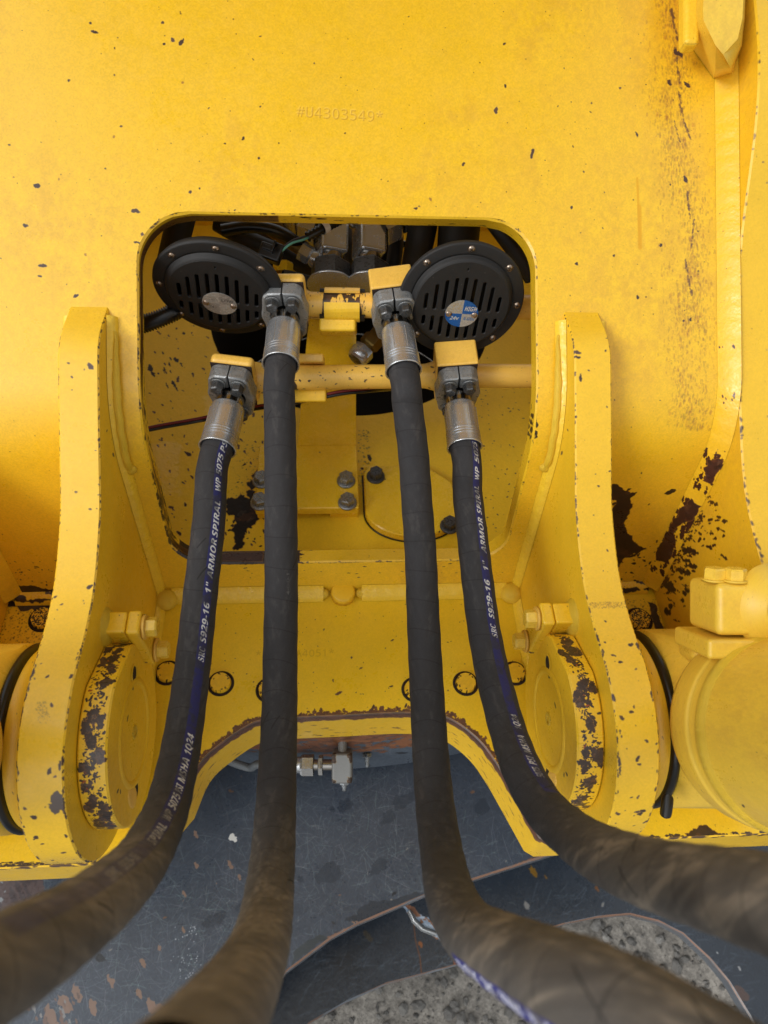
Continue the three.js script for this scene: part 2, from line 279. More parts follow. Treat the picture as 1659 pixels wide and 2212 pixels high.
{ // chips, stains and bare patches of the front plate, each where the photograph has it
  const x = wallC.x, w = (px, py) => { const [a, s] = onWall(px, py); return [(a - XL) * PPM, (SMAX - s) * PPM]; }, K = 0.95;
  for (const [px, py, r, el] of [[374, 86, 5, 1.2], [393, 92, 6, 1.5], [293, 457, 7, 1.5], [80, 401, 6, 1.2], [205, 69, 6, 1.7], [526, 299, 4, 1.4], [1072, 238, 6, 1.5], [1001, 354, 4, 1.2], [899, 450, 4, 1.3], [1150, 332, 6, 1.9], [149, 174, 3, 1], [262, 273, 3, 1], [560, 342, 3, 1], [412, 415, 4, 1.2], [90, 574, 6, 1.8], [165, 639, 5, 1.3], [87, 597, 3, 1.5], [297, 524, 4, 2], [308, 506, 4, 1.1], [1340, 190, 3, 1.3], [1092, 186, 4, 1.4], [1378, 642, 4, 1.2], [1246, 570, 4, 1], [1235, 448, 4, 1.2], [55, 487, 5, 1.2], [195, 50, 3, 1], [355, 95, 3, 1], [352, 49, 3, 1], [1090, 95, 3, 1.3], [1326, 552, 3, 1], [1428, 530, 4, 1], [1492, 690, 4, 1.5], [1477, 693, 3, 1]])
    chip(x, ...w(px, py), r * K, el);
  for (const [px, py, r, el, c] of [[395, 178, 3, 1, 0], [247, 295, 3, 1, 0], [128, 387, 2.5, 1, 0], [30, 383, 2, 1, 0], [185, 550, 3, 1, 0], [930, 430, 4, 1.2, 0], [1130, 620, 4, 1.3, 0]]) chip(x, ...w(px, py), r, el, 1, 'rgba(150,104,50,0.8)');
  for (let i = 0; i < 190; i++) chip(x, rnd() * WW, rnd() * WH * 0.8, rr(0.7, 2.4), rr(1, 1.6), rnd() * 3, CHIP[(rnd() * 4) | 0]);
  for (let i = 0; i < 5200; i++) {                                               // the brown rubbed streak down the right side
    const py = rr(-60, 930), c = lerp(1448, 1492, smooth(0, 700, py)) + (rnd() + rnd() + rnd() - 1.5) * 50, [a, b] = w(c, py), dense = vn(c * 0.03, py * 0.012);
    if (rnd() > dense * 1.5) continue;
    x.fillStyle = `rgba(${rr(96, 140) | 0},${rr(60, 88) | 0},52,${rr(0.06, 0.24)})`; x.beginPath(); x.ellipse(a, b, rr(0.6, 2.6), rr(1, 6), rr(-0.2, 0.2), 0, 6.3); x.fill();
  }
  for (const [ax, ay, bx, by, wd] of [[1450, 20, 1466, 90, 9], [1458, 100, 1470, 190, 8], [1468, 200, 1476, 262, 9], [1478, 262, 1492, 300, 6], [1485, 415, 1492, 470, 7], [1500, 470, 1495, 530, 6], [1480, 560, 1496, 640, 8], [1455, 255, 1470, 310, 5]]) { const [p, q] = w(ax, ay), [u, v] = w(bx, by); lineChips(x, p, q, u, v, 26, wd * 0.5, 'rgba(84,56,54,0.5)'); }
  for (const [px, py, r] of [[1446, 178, 6], [1485, 184, 7], [1461, 112, 6], [1470, 118, 6], [1482, 388, 7], [1376, 290, 4]]) chip(x, ...w(px, py), r, 1.4, 1, 'rgb(70,52,52)');
  { const [a, b] = w(1381, 385), [c, d] = w(1383, 535); x.strokeStyle = 'rgba(218,160,6,0.75)'; x.lineWidth = 9; x.lineCap = 'round'; x.beginPath(); x.moveTo(a, b + 60); x.lineTo(c, d); x.stroke(); x.lineWidth = 5; x.beginPath(); x.moveTo(a - 4, b); x.lineTo(c, d); x.stroke(); }
  // stamped number
  { const [a, b] = w(735, 246); x.save(); x.translate(a, b); x.rotate(0.035); x.font = '30px monospace'; x.textAlign = 'center'; x.textBaseline = 'middle'; x.fillStyle = 'rgba(130,78,26,0.34)'; x.fillText('#U4303549*', 1.2, 1.4); x.fillStyle = 'rgba(250,214,120,0.35)'; x.fillText('#U4303549*', -0.6, -0.6); x.restore(); }
  // bare black metal low down beside the right rib, flaking either side of the weld, the black corner at left
  const P = (l) => l.map(([p, q]) => w(p, q));
  patch(x, P([[1310, 1046], [1345, 1055], [1362, 1080], [1356, 1120], [1366, 1165], [1398, 1186], [1350, 1205], [1318, 1240], [1300, 1150]]), 'rgb(46,34,26)', 0.42, 22);
  for (let i = 0; i < 50; i++) { const [a, b] = w(rr(1325, 1440), rr(1165, 1262)); chip(x, a, b, rr(1, 5), 1.5, rnd() * 3, 'rgb(52,38,28)'); }
  patch(x, P([[-5, 1262], [60, 1266], [135, 1270], [140, 1290], [60, 1300], [10, 1298]]), 'rgb(44,36,32)', 0.4, 40);
  patch(x, P([[1350, 1262], [1420, 1266], [1440, 1300], [1350, 1300]]), 'rgb(44,34,28)', 0.4, 30);
  for (let i = 0; i < 60; i++) { const [a, b] = w(rr(0, 140), rr(1210, 1265)); chip(x, a, b, rr(0.8, 3), 1.5, rnd() * 3, 'rgb(60,46,34)'); }
  for (let i = 0; i < 26; i++) { const [a, b] = w(rr(420, 1080), rr(1216, 1262)); chip(x, a, b, rr(1, 3.4), 1.8, rr(-0.3, 0.3)); }
  // worn edge of the opening
  for (const [p, q, r] of [[1155, 905, 7], [1152, 925, 9], [1158, 940, 7], [1150, 950, 5], [1160, 918, 5]]) chip(x, ...w(p, q), r, 1.6, 1.5, 'rgb(48,36,28)');
  for (let k = 0; k < 70; k++) { const s = lerp(HB - 0.001, HT, rnd()), sg = rnd() < 0.5 ? -1 : 1; chip(x, (sg * (holeHalf(s, 0.002)) - XL) * PPM, (SMAX - s) * PPM, rr(0.8, 2.2), 1.8, 1.57, CHIP[1]); }
  for (let k = 0; k < 60; k++) chip(x, (rr(-0.17, 0.17) - XL) * PPM, (SMAX - HT - 0.001) * PPM, rr(0.8, 2), 2, 0, CHIP[1]);
  for (let k = 0; k < 160; k++) chip(x, (rr(-0.19, 0.19) - XL) * PPM, (SMAX - HB + 0.002) * PPM, rr(1, 4), 2, 0, 'rgb(44,34,26)');
}
const wallMat = paintMat(tex(wallC.c), { rep: [8, 8] });
{
  const pos = [], uv = [], idx = [];
  const S = [...steps(0, S1, 24), ...steps(S1, S2, 22), ...steps(S2, SMAX, 50), ...steps(HT - RT, HT, 14), ...steps(HB, HB + RBt, 14)].sort((a, b) => a - b);
  const strip = (xa, xb, from, to, n, dep) => {
    const rows = [from, ...S.filter((s) => s > from + 1e-4 && s < to - 1e-4), to];
    const b0 = pos.length / 3;
    rows.forEach((s) => { for (let i = 0; i <= n; i++) { const x = lerp(xa(s), xb(s), i / n), p = wallP(x, s, dep); pos.push(p.x, p.y, p.z); uv.push((x - XL) / (XR - XL), s / SMAX); } });
    for (let k = 0; k < rows.length - 1; k++) for (let i = 0; i < n; i++) { const A = b0 + k * (n + 1) + i; dep ? idx.push(A, A + n + 1, A + 1, A + 1, A + n + 1, A + n + 2) : idx.push(A, A + 1, A + n + 1, A + 1, A + n + 2, A + n + 1); }
  };
  const CH = 0.0022;
  for (const dep of [0, TW]) {
    strip(() => XL, () => XR, 0.0005, HB - CH, 40, dep); strip(() => XL, () => XR, HT + CH, SMAX, 40, dep);
    strip(() => XL, (s) => -holeHalf(s, CH), HB - CH, HT + CH, 14, dep); strip((s) => holeHalf(s, CH), () => XR, HB - CH, HT + CH, 14, dep);
  }
  const plate = part('front_plate', geoOf(pos, uv, idx), wallMat, frameT);
  // the edge of the opening, with its own wear
  const path = (o) => { const q = []; for (const s of [...steps(HB - o, HB + RBt, 16), ...steps(HB + RBt, HT - RT, 40), ...steps(HT - RT, HT + o, 16)]) q.push([holeHalf(s, o), s]); const l = q.map(([x, s]) => [-x, s]).reverse(); return [...q, ...steps(0, 1, 12).slice(1, -1).map((t) => [lerp(q.at(-1)[0], l[0][0], t), HT + o]), ...l, ...steps(0, 1, 12).slice(1, -1).map((t) => [lerp(l.at(-1)[0], q[0][0], t), HB - o])]; };
  const a = path(CH), b = path(0), rows = [[a, 0], [b, CH], [b, TW - CH], [a, TW]], ep = [], eu = [], ei = [], n = a.length;
  let L = 0; const ls = b.map((p, i) => (L += i ? Math.hypot(p[0] - b[i - 1][0], p[1] - b[i - 1][1]) : 0)); const tot = L + Math.hypot(b[0][0] - b[n - 1][0], b[0][1] - b[n - 1][1]);
  rows.forEach(([q, d]) => { for (let i = 0; i <= n; i++) { const [x, s] = q[i % n], p = wallP(x, s, d); ep.push(p.x, p.y, p.z); eu.push(i === n ? 1 : ls[i] / tot, d / TW); } });
  for (let k = 0; k < 3; k++) for (let i = 0; i < n; i++) { const A = k * (n + 1) + i; ei.push(A, A + 1, A + n + 1, A + 1, A + n + 2, A + n + 1); }
  const e = paintBase(2048, 40, 1300, { base: [228, 184, 34], dust: 0.12 }), U = (px, py) => { const [X, s] = onWall(px, py); let best = 0, bd = 9; b.forEach((p, i) => { const q = Math.hypot(p[0] - X, p[1] - s); if (q < bd) { bd = q; best = i; } }); return ls[best] / tot * 2048; };
  const bl = U(390, 1190), br = U(645, 1215), be = U(1060, 1212);
  const dk = (x0, x1, col, h0 = 0, h1 = 40) => patch(e.x, [[x0, h0], [x1, h0], [x1, h1], [x0, h1]], col, 0.06, 0);
  dk(Math.min(bl, br), Math.max(bl, br), 'rgb(44,32,24)');
  { const m = (br * 0.5 + be * 0.5); for (let i = 0; i < 240; i++) { const t = rnd() * rnd(); chip(e.x, lerp(br, be, t), rr(0, 40), rr(1, 7) * (1 - t * 0.7), 2, 0, 'rgb(50,32,22)'); } dk(Math.min(br, m), Math.max(br, m) - 60, 'rgba(66,36,24,0.8)', 6, 36); }
  for (let i = 0; i < 110; i++) chip(e.x, U(rr(345, 395), rr(1060, 1180)), rr(0, 40), rr(1, 5), 2, 0, 'rgb(52,40,30)');
  lineChips(e.x, 0, 39, 2048, 39, 110, 1.8); lineChips(e.x, 0, 2, 2048, 2, 60, 1.8);
  for (let i = 0; i < 24; i++) chip(e.x, U(1155, rr(900, 950)), rr(0, 30), rr(2, 6), 1.5, 1, 'rgb(50,38,30)');
  part('opening_edge', geoOf(ep, eu, ei, 0.7), paintMat(tex(e.c), { rep: [40, 1], coat: 0.35, rough: 0.5 }), plate);
}
const PIN = (() => { const [z, y] = side(0.8397, -0.2516); return { z, y, R: 0.134, r: 0.102 }; })();

// ribs and side plates: flat plates that stand out from the front plate and end in a round boss
const RT0 = onWall(180, 663)[1];
function ribOutline(front, sTop) {
  const pts = [[wallYZ(sTop)[1], wallYZ(sTop)[0]], ...front];
  const cur = spline(pts.map(([z, y]) => V(z, y, 0))), o = cur.getSpacedPoints(40).map((p) => [p.x, p.y]);
  const a0 = Math.atan2(o.at(-1)[1] - PIN.y, o.at(-1)[0] - PIN.z);
  for (let i = 1; i <= 40; i++) { const t = lerp(a0, -1.5, i / 40); o.push([PIN.z + PIN.R * Math.cos(t), PIN.y + PIN.R * Math.sin(t)]); }
  const nf = o.length;
  o.push([0.012, 0.0012]); for (const s of steps(0.012, sTop - 0.004, 30)) { const p = wallP(0, s, 0.01); o.push([p.z, p.y]); }
  return { o, nf };
}
const ribFront = [[740, 0.826], [850, 0.822], [1000, 0.823], [1100, 0.823], [1250, 0.803], [1340, 0.777], [1450, 0.736]].map(([py, d]) => sidePy(py, d));
const plateFront = [[115, 0.80], [523, 0.841], [698, 0.847], [860, 0.846], [1055, 0.837], [1185, 0.814], [1330, 0.775], [1450, 0.736]].map(([py, d]) => sidePy(py, d));
const RIB = ribOutline(ribFront, RT0), SPL = ribOutline(plateFront, SMAX - 0.01);
function stripTex(L, wd, seedChips, o = {}) {
  const ppm = Math.min(2000 / L, 1900), c = paintBase(L * ppm, wd * ppm, ppm, { dust: 0.16, ...o }), w = c.c.width, h = c.c.height;
  lineChips(c.x, 0, 1, w, 1, seedChips, ppm * 0.0016); lineChips(c.x, 0, h - 1, w, h - 1, seedChips * 1.2, ppm * 0.0016);
  for (let i = 0; i < 40; i++) chip(c.x, rnd() * w, rnd() * h, ppm * rr(0.0004, 0.0016));
  return { ...c, w, h, ppm };
}
for (const sg of [-1, 1]) {
  const p = prism(RIB.o, RW, 0.0018, (z, y, c) => V(sg * (XI + c), y, z));
  const rib = part('rib', [p.cap0, p.cap1], M.clean, frameT);
  const st = stripTex(p.length, RW, 220, { streak: 0 }), X = (f) => p.lengths[Math.round(f)] * st.ppm;
  // the strip runs from the top of the rib down over the boss; across it v = 0 is the inner edge (canvas bottom)
  const L0 = p.lengths[40], bossL = p.lengths[RIB.nf - 1] - L0;
  for (let i = 0; i < 26; i++) chip(st.x, (L0 - 0.03 + bossL * rnd() * 0.8) * st.ppm, rnd() * st.h, st.ppm * rr(0.0008, 0.0028), 1.3);
  for (let i = 0; i < 40; i++) { const t = L0 + bossL * rr(-0.1, 0.6); chip(st.x, t * st.ppm, rr(0, 5) + (rnd() < 0.6 ? 0 : st.h - 6), st.ppm * rr(0.001, 0.003), 1.9, 0, 'rgb(70,52,50)'); }
  if (sg < 0) { for (let i = 0; i < 5; i++) chip(st.x, (L0 + 0.115 + i * 0.003) * st.ppm, st.h - 6 - i * 2, st.ppm * 0.0055, 1.4, 0.5, 'rgb(84,72,66)'); for (const [t, v, r] of [[0.09, 0.8, 0.004], [0.34, 0.86, 0.003], [0.35, 0.12, 0.0015]]) chip(st.x, t * st.ppm, v * st.h, r * st.ppm, 1.4); for (let i = 0; i < 90; i++) { const t = rnd() + rnd(); chip(st.x, (L0 + 0.02 + t * 0.012) * st.ppm, (0.35 + t * 0.1 + rr(-0.12, 0.12)) * st.h, st.ppm * rr(0.0003, 0.0008), 2, 0.8, 'rgba(110,90,50,0.6)'); } }
  else { for (const [t, v, r, e] of [[0.07, 0.9, 0.0035, 1.9], [0.1, 0.84, 0.003, 1.7], [0.075, 0.96, 0.003, 2], [L0 + 0.05, 0.6, 0.0025, 1.4], [L0 + 0.16, 0.25, 0.0032, 1.3], [L0 + 0.165, 0.3, 0.0024, 1.3], [L0 + 0.18, 0.1, 0.003, 1.6], [L0 + 0.235, 0.95, 0.006, 1.2]]) chip(st.x, t * st.ppm, v * st.h, r * st.ppm, e); for (let i = 0; i < 260; i++) chip(st.x, (L0 - 0.075 + rr(-0.004, 0.004)) * st.ppm, rnd() * st.h, st.ppm * rr(0.0002, 0.0006), 1, 0, 'rgba(110,76,40,0.7)'); }
  part('rib_edge', p.strip, paintMat(tex(st.c, true, [1 / p.length, 1 / RW]), { rep: [6, 6] }), rib);
  const q = prism(SPL.o, 0.05, 0.002, (z, y, c) => V(sg * (XS + c), y, z));
  const pl = part('side_plate', [q.cap0, q.cap1], sg > 0 ? (() => {            // the inner face near the wall is scuffed to bare metal
    const c = paintBase(1024, 1024, 1000, { dust: 0.3 });
    for (let i = 0; i < 150; i++) { const t = rnd(), s = 0.03 + 0.2 * t, [y, z] = wallYZ(s); const o = 0.02 + 0.09 * rnd() * rnd(); chip(c.x, (z + o + 0.55) * 1000, 1024 - (y + 0.06) * 1000 + rr(-10, 10), rr(1, 4.5), rr(1.4, 2.6), -1 + rr(-0.4, 0.4), 'rgb(58,36,26)'); }
    for (let i = 0; i < 15; i++) { const s = 0.02 + 0.13 * rnd(), [y, z] = wallYZ(s); chip(c.x, (z + 0.03 + 0.05 * rnd() + 0.55) * 1000, 1024 - (y + 0.06) * 1000, rr(4, 11), rr(1.3, 2.2), -0.9, 'rgb(50,36,28)'); }
    const t = tex(c.c, true, [1 / 1.024, 1 / 1.024]); t.offset.set(0.55 / 1.024, 0.06 / 1.024); return paintMat(t);
  })() : M.yellow, frameT);
  const s2 = stripTex(q.length, 0.05, 160); lineChips(s2.x, q.lengths[26] * s2.ppm, s2.h - 1, q.lengths[42] * s2.ppm, s2.h - 1, 50, 2, 'rgb(72,54,42)');
  part('side_plate_edge', q.strip, paintMat(tex(s2.c, true, [1 / q.length, 1 / 0.05])), pl);
  // welds
  const ws = steps(0.012, RT0 - 0.012, 160), leg = 0.011;
  part('weld_bead', weld(ws.map((s) => wallP(sg * (XI - leg), s, -0.0005)), ws.map((s) => wallP(sg * (XI - 0.0005), s, -leg))), M.weld, frameT);
  part('weld_bead', weld(ws.map((s) => wallP(sg * (XI + RW + leg * 0.6), s, -0.0005)), ws.map((s) => wallP(sg * (XI + RW + 0.0005), s, -leg * 0.6))), M.weld, frameT);
  { // the second, heavier pass that ends in a blob part of the way down
    const sE = onWall(278, 1012)[1], pts = steps(RT0 - 0.03, sE, 12).map((s, i) => wallP(sg * (XI - 0.009 - 0.0008 * (i % 2)), s, -0.006 - (i === 12 ? -0.004 : 0)));
    part('weld_bead', tube(spline(pts), (u) => 0.0047 * Math.min(1, 0.35 + u * 2) * (1 + 0.025 * Math.sin(u * 90) + 0.06 * vn(u * 30, sg + 4)) * (u > 0.985 ? 0.75 : 1), 90, 14, V(0, 0.8, 0.6)), M.weld, frameT);
    const g = new THREE.SphereGeometry(0.0082, 18, 12); g.scale(1.1, 1, 0.7); const e = pts.at(-1); g.translate(e.x, e.y, e.z); part('weld_end', g, M.weld, frameT);
  }
  const wz = steps(0.012, 0.33, 60);
  part('weld_bead', weld(wz.map((z) => V(sg * (XI - 0.012), 0.0006, z)), wz.map((z) => V(sg * (XI - 0.0005), 0.012, z))), M.weld, frameT);
  { const g = new THREE.SphereGeometry(0.017, 24, 16); g.scale(1, 0.8, 1); g.translate(sg * (XI - 0.013), 0.008, 0.012); part('weld_corner', g, M.weld, frameT); }
  const wp = steps(0.012, SMAX - 0.02, 200), lg = 0.02;
  let wm = M.weld;
  if (sg > 0) {
    const L = SMAX, c = paintBase(2048, 48, 1900, { dust: 0.12 }), U = (py) => onWall(1500, py)[1] / L * 2048;
    for (const [a, b, n, r] of [[1235, 1085, 70, 9], [1060, 985, 26, 8], [1110, 1180, 40, 10], [870, 900, 8, 3], [770, 775, 3, 4]]) for (let i = 0; i < n; i++) chip(c.x, rr(U(a), U(b)), rr(4, 46), r * rr(0.3, 1), 1.6, 0.2, 'rgb(66,38,28)');
    patch(c.x, [[U(1210), 8], [U(1085), 2], [U(1080), 30], [U(1140), 44], [U(1215), 40]], 'rgb(62,38,28)', 0.3, 20);
    patch(c.x, [[U(1035), 4], [U(990), 8], [U(1000), 34], [U(1040), 24]], 'rgb(70,42,34)', 0.4, 10);
    const t = tex(c.c, true, [1 / L, 1 / 0.0283]); wm = paintMat(t, { bump: 0.0004 });
  }
  part('weld_bead', weld(wp.map((s) => wallP(sg * (XS - lg), s, -0.0005)), wp.map((s) => wallP(sg * (XS - 0.0005), s, -lg)), 0.0012), wm, frameT);
}
{ // weld along the foot of the front plate, interrupted by a small half round notch plate
  for (const [a, b] of [[-XI + 0.02, -0.028], [0.03, XI - 0.02]]) {
    const X = steps(a, b, 80); part('weld_bead', weld(X.map((x) => wallP(x, 0.017, -0.0006)), X.map((x) => V(x, 0.0008, 0.017)), 0.004), M.weld, frameT);
    for (const e of [a < 0 ? b : a]) { const g = new THREE.SphereGeometry(0.009, 18, 12); g.scale(1, 0.9, 0.9); g.translate(e, 0.0055, 0.0055); part('weld_end', g, M.weld, frameT); }
  }
  for (const sg of [-1, 1]) { const X = steps(sg * (XI + RW + 0.008), sg * (XS - 0.01), 20); part('weld_bead', weld(X.map((x) => wallP(x, 0.014, -0.0006)), X.map((x) => V(x, 0.0008, 0.014)), 0.003), paintMat((() => { const c = paintBase(256, 64, 1200); for (let i = 0; i < 60; i++) chip(c.x, rnd() * 256, rnd() * 64, rr(2, 10), 2, 0, 'rgb(46,38,34)'); return tex(c.c, true, [5, 20]); })(), {}), frameT); }
  const g = lathe([[0.0005, 0.0], [0.0185, 0.0], [0.0185, 0.0105], [0.0155, 0.0145], [0.0005, 0.0145]], V(0.002, 0.0005, 0.006), V(0, 1, 0), 36); part('rat_hole_plug', g, M.clean, frameT);
}
// the floor plate with its arched cut-out
const ZF = (onY(100, 1876, 0).z + onY(1470, 1807, 0).z) / 2, FT = 0.092;
const archPts = [[395, 1735], [436, 1646], [488, 1600], [540, 1566], [564, 1557], [642, 1551], [736, 1547], [888, 1541], [966, 1551], [1033, 1598], [1072, 1649], [1111, 1715], [1165, 1810]].map(([a, b]) => onY(a, b, 0));
{
  const arch = spline(archPts.map((p) => V(p.x, p.z, 0))).getSpacedPoints(60).map((p) => [p.x, p.y]);
  const first = arch[0], last = arch.at(-1);
  const out = [[-0.62, -0.02], [-0.62, ZF], [first[0] - 0.055, ZF], ...arch, [last[0] + 0.012, ZF], [0.62, ZF], [0.62, -0.02]];
  const p = prism(out, FT, 0.002, (x, z, c) => V(x, -FT + c, z));
  const W = 1.24, H = ZF + 0.02, k = 1650, c = paintBase(W * k, H * k, k, { base: [236, 196, 34], dust: 0.16, sx: 3 }), q = (px, py) => { const o = onY(px, py, 0); return [(o.x + 0.62) * k, (o.z + 0.02) * k]; };
  for (const [px, py, r] of [[733, 1497, 6], [874, 1496, 5], [806, 1527, 5], [912, 1512, 6], [877, 1524, 4], [846, 1482, 3], [720, 1470, 3], [760, 1420, 3], [640, 1440, 2], [780, 1443, 3], [700, 1360, 2.5], [848, 1383, 3]]) chip(c.x, ...q(px, py), r, 1.5);
  for (let i = 0; i < 120; i++) chip(c.x, ...q(rr(400, 1080), rr(1300, 1540)), rr(0.6, 1.8), 1.4);
  for (let i = 0; i < 2600; i++) { const f = rnd() * 59.99, i0 = f | 0, a = [lerp(arch[i0][0], arch[i0 + 1][0], f - i0), lerp(arch[i0][1], arch[i0 + 1][1], f - i0)], o = rnd() * 0.0075 * (0.35 + 1.2 * vn(f * 2.2, 3)), vx = a[0] - 0.005, vz = a[1] - (ZF + 0.05), l = Math.hypot(vx, vz); chip(c.x, (a[0] + vx / l * o + 0.62) * k, (a[1] + vz / l * o + 0.02) * k, rr(1, 3.6), 1.3, rnd() * 3, ['rgb(112,74,52)', 'rgb(98,66,48)', 'rgb(88,60,46)'][(rnd() * 3) | 0]); }
  { const [a, b] = q(628, 1413); c.x.font = '26px monospace'; c.x.textAlign = 'center'; c.x.fillStyle = 'rgba(130,90,16,0.26)'; c.x.fillText('*A', (q(566, 1413)[0]), b + 8); c.x.fillText('4A4051*', q(674, 1409)[0], b + 8); }
  for (let i = 0; i < 1500; i++) { const s = rnd() < 0.5 ? [0, 140] : [1330, 1450]; c.x.fillStyle = `rgba(70,44,20,${rr(0.1, 0.5)})`; const [a, b] = q(rr(...s), rr(1295, 1430)); c.x.beginPath(); c.x.arc(a, b, rr(0.5, 2.4), 0, 6.3); c.x.fill(); }
  patch(c.x, [q(-10, 1290), q(60, 1297), q(140, 1300), q(135, 1312), q(70, 1315), q(-10, 1300)], 'rgb(44,38,36)', 0.4, 25);
  patch(c.x, [q(1400, 1300), q(1416, 1305), q(1440, 1370), q(1428, 1375), q(1405, 1330)], 'rgb(46,36,30)', 0.3, 20);
  lineChips(c.x, 0, H * k - 4, W * k, H * k - 4, 420, 5, 'rgb(66,52,40)'); for (let i = 0; i < 300; i++) { const a = q(rr(0, 230), rr(1862, 1878)); chip(c.x, ...a, rr(0.8, 3), 2.2, 0, 'rgb(60,46,34)'); }
  patch(c.x, [q(1480, 1800), q(1500, 1790), q(1520, 1782), q(1545, 1795), q(1560, 1803), q(1500, 1806)], 'rgb(60,44,30)', 0.4, 20);
  const t = tex(c.c, true, [1 / W, -1 / H]); t.offset.set(0.62 / W, 1 - 0.02 / H);
  const fl = part('floor_plate', [p.cap0, p.cap1], paintMat(t, { rep: [7, 7], coat: 0.25 }), frameT);
  const st = stripTex(p.length, FT, 60), A0 = p.lengths[3] * st.ppm, A1 = p.lengths[3 + 60] * st.ppm;
  lineChips(st.x, A0, 3, A1, 3, 900, 7, 'rgb(104,70,52)'); lineChips(st.x, 0, 2, st.w, 2, 500, 4, 'rgb(80,58,44)');
  for (let i = 0; i < 90; i++) chip(st.x, rr(A0, A1), rr(8, st.h), st.ppm * rr(0.0006, 0.003), 2.4, 0.1, 'rgb(110,76,50)');
  part('floor_edge', p.strip, paintMat(tex(st.c, true, [1 / p.length, 1 / FT])), fl);
  // painted-over bolt heads of the ring under the floor
  const capM = paintMat((() => { const c2 = paintBase(128, 128, 3600, { dust: 0.2 }); for (let i = 0; i < 26; i++) { const t2 = rnd() * 6.3, r = 62 * (1 - rnd() * rnd() * 0.4); chip(c2.x, 64 + Math.cos(t2) * r, 64 + Math.sin(t2) * r, rr(2, 7), 1.5, rnd() * 3, 'rgb(52,34,22)'); } return tex(c2.c); })(), { rep: [1, 1] });
  const capD = paintMat((() => { const c2 = paintBase(128, 128, 3600, { dust: 0.2 }); for (let i = 0; i < 420; i++) chip(c2.x, rnd() * 128, rnd() * 128, rr(1.5, 5), 1.5, rnd() * 3, 'rgb(40,34,26)'); return tex(c2.c); })(), { rep: [1, 1] });
  for (const [px, py, r, dk2] of [[362, 1452, 0.0148], [477, 1475, 0.0148], [581, 1489, 0.0148], [896, 1488, 0.0148], [1007, 1475, 0.0148], [1113, 1453, 0.0148], [93, 1335, 0.017, 1], [1382, 1338, 0.017, 1]]) {
    const o = onY(px, py, 0.003); o.y = 0;
    const g = new THREE.CylinderGeometry(r * 0.9, r, 0.0075, 36); { const u = g.attributes.uv, pp = g.attributes.position; for (let i = 0; i < u.count; i++) u.setXY(i, 0.5 + pp.getX(i) / r / 2.05, 0.5 + pp.getZ(i) / r / 2.05); } g.rotateY(rnd() * 6); g.translate(o.x, 0.0041, o.z);
    const h = part('bolt_head', g, dk2 ? capD : capM, fl);
    part('rust_ring', lathe([[r * 1.0, 0.0006], [r * 1.02, 0.0018], [r * 1.18, 0.0016], [r * 1.26, 0.0004]], V(o.x, 0, o.z), V(0, 1, 0), 40), M.rustBrown, h);
  }
}
{ // lug at the upper right, between front plate and side plate
  const base = [[1470, -120], [1471, 40], [1476, 78], [1541, 170], [1584, 164], [1606, 104], [1612, 40], [1618, -120]].map(([a, b]) => wallP(...onWall(a, b), -0.001));
  const mid = [[1500, -120], [1501, 30], [1505, 62], [1546, 150], [1578, 146], [1601, 96], [1608, 40], [1614, -120]].map(([a, b]) => at(a, b, 0.842));
  const top = [[1527, -120], [1519, 20], [1520, 44], [1546, 98], [1563, 118], [1594, 84], [1604, 40], [1612, -120]].map(([a, b]) => at(a, b, 0.815));
  part('lug', loft([base, mid, top], true, 1.0), M.barrel, frameT);
  const g = box(0.019, 0.13, 0.022, at(1488, -10, 0.848), new THREE.Matrix4().makeBasis(Rc, Uc, Fc.clone().negate()), 0.006); part('weld_bar', g, M.weld, frameT);
}
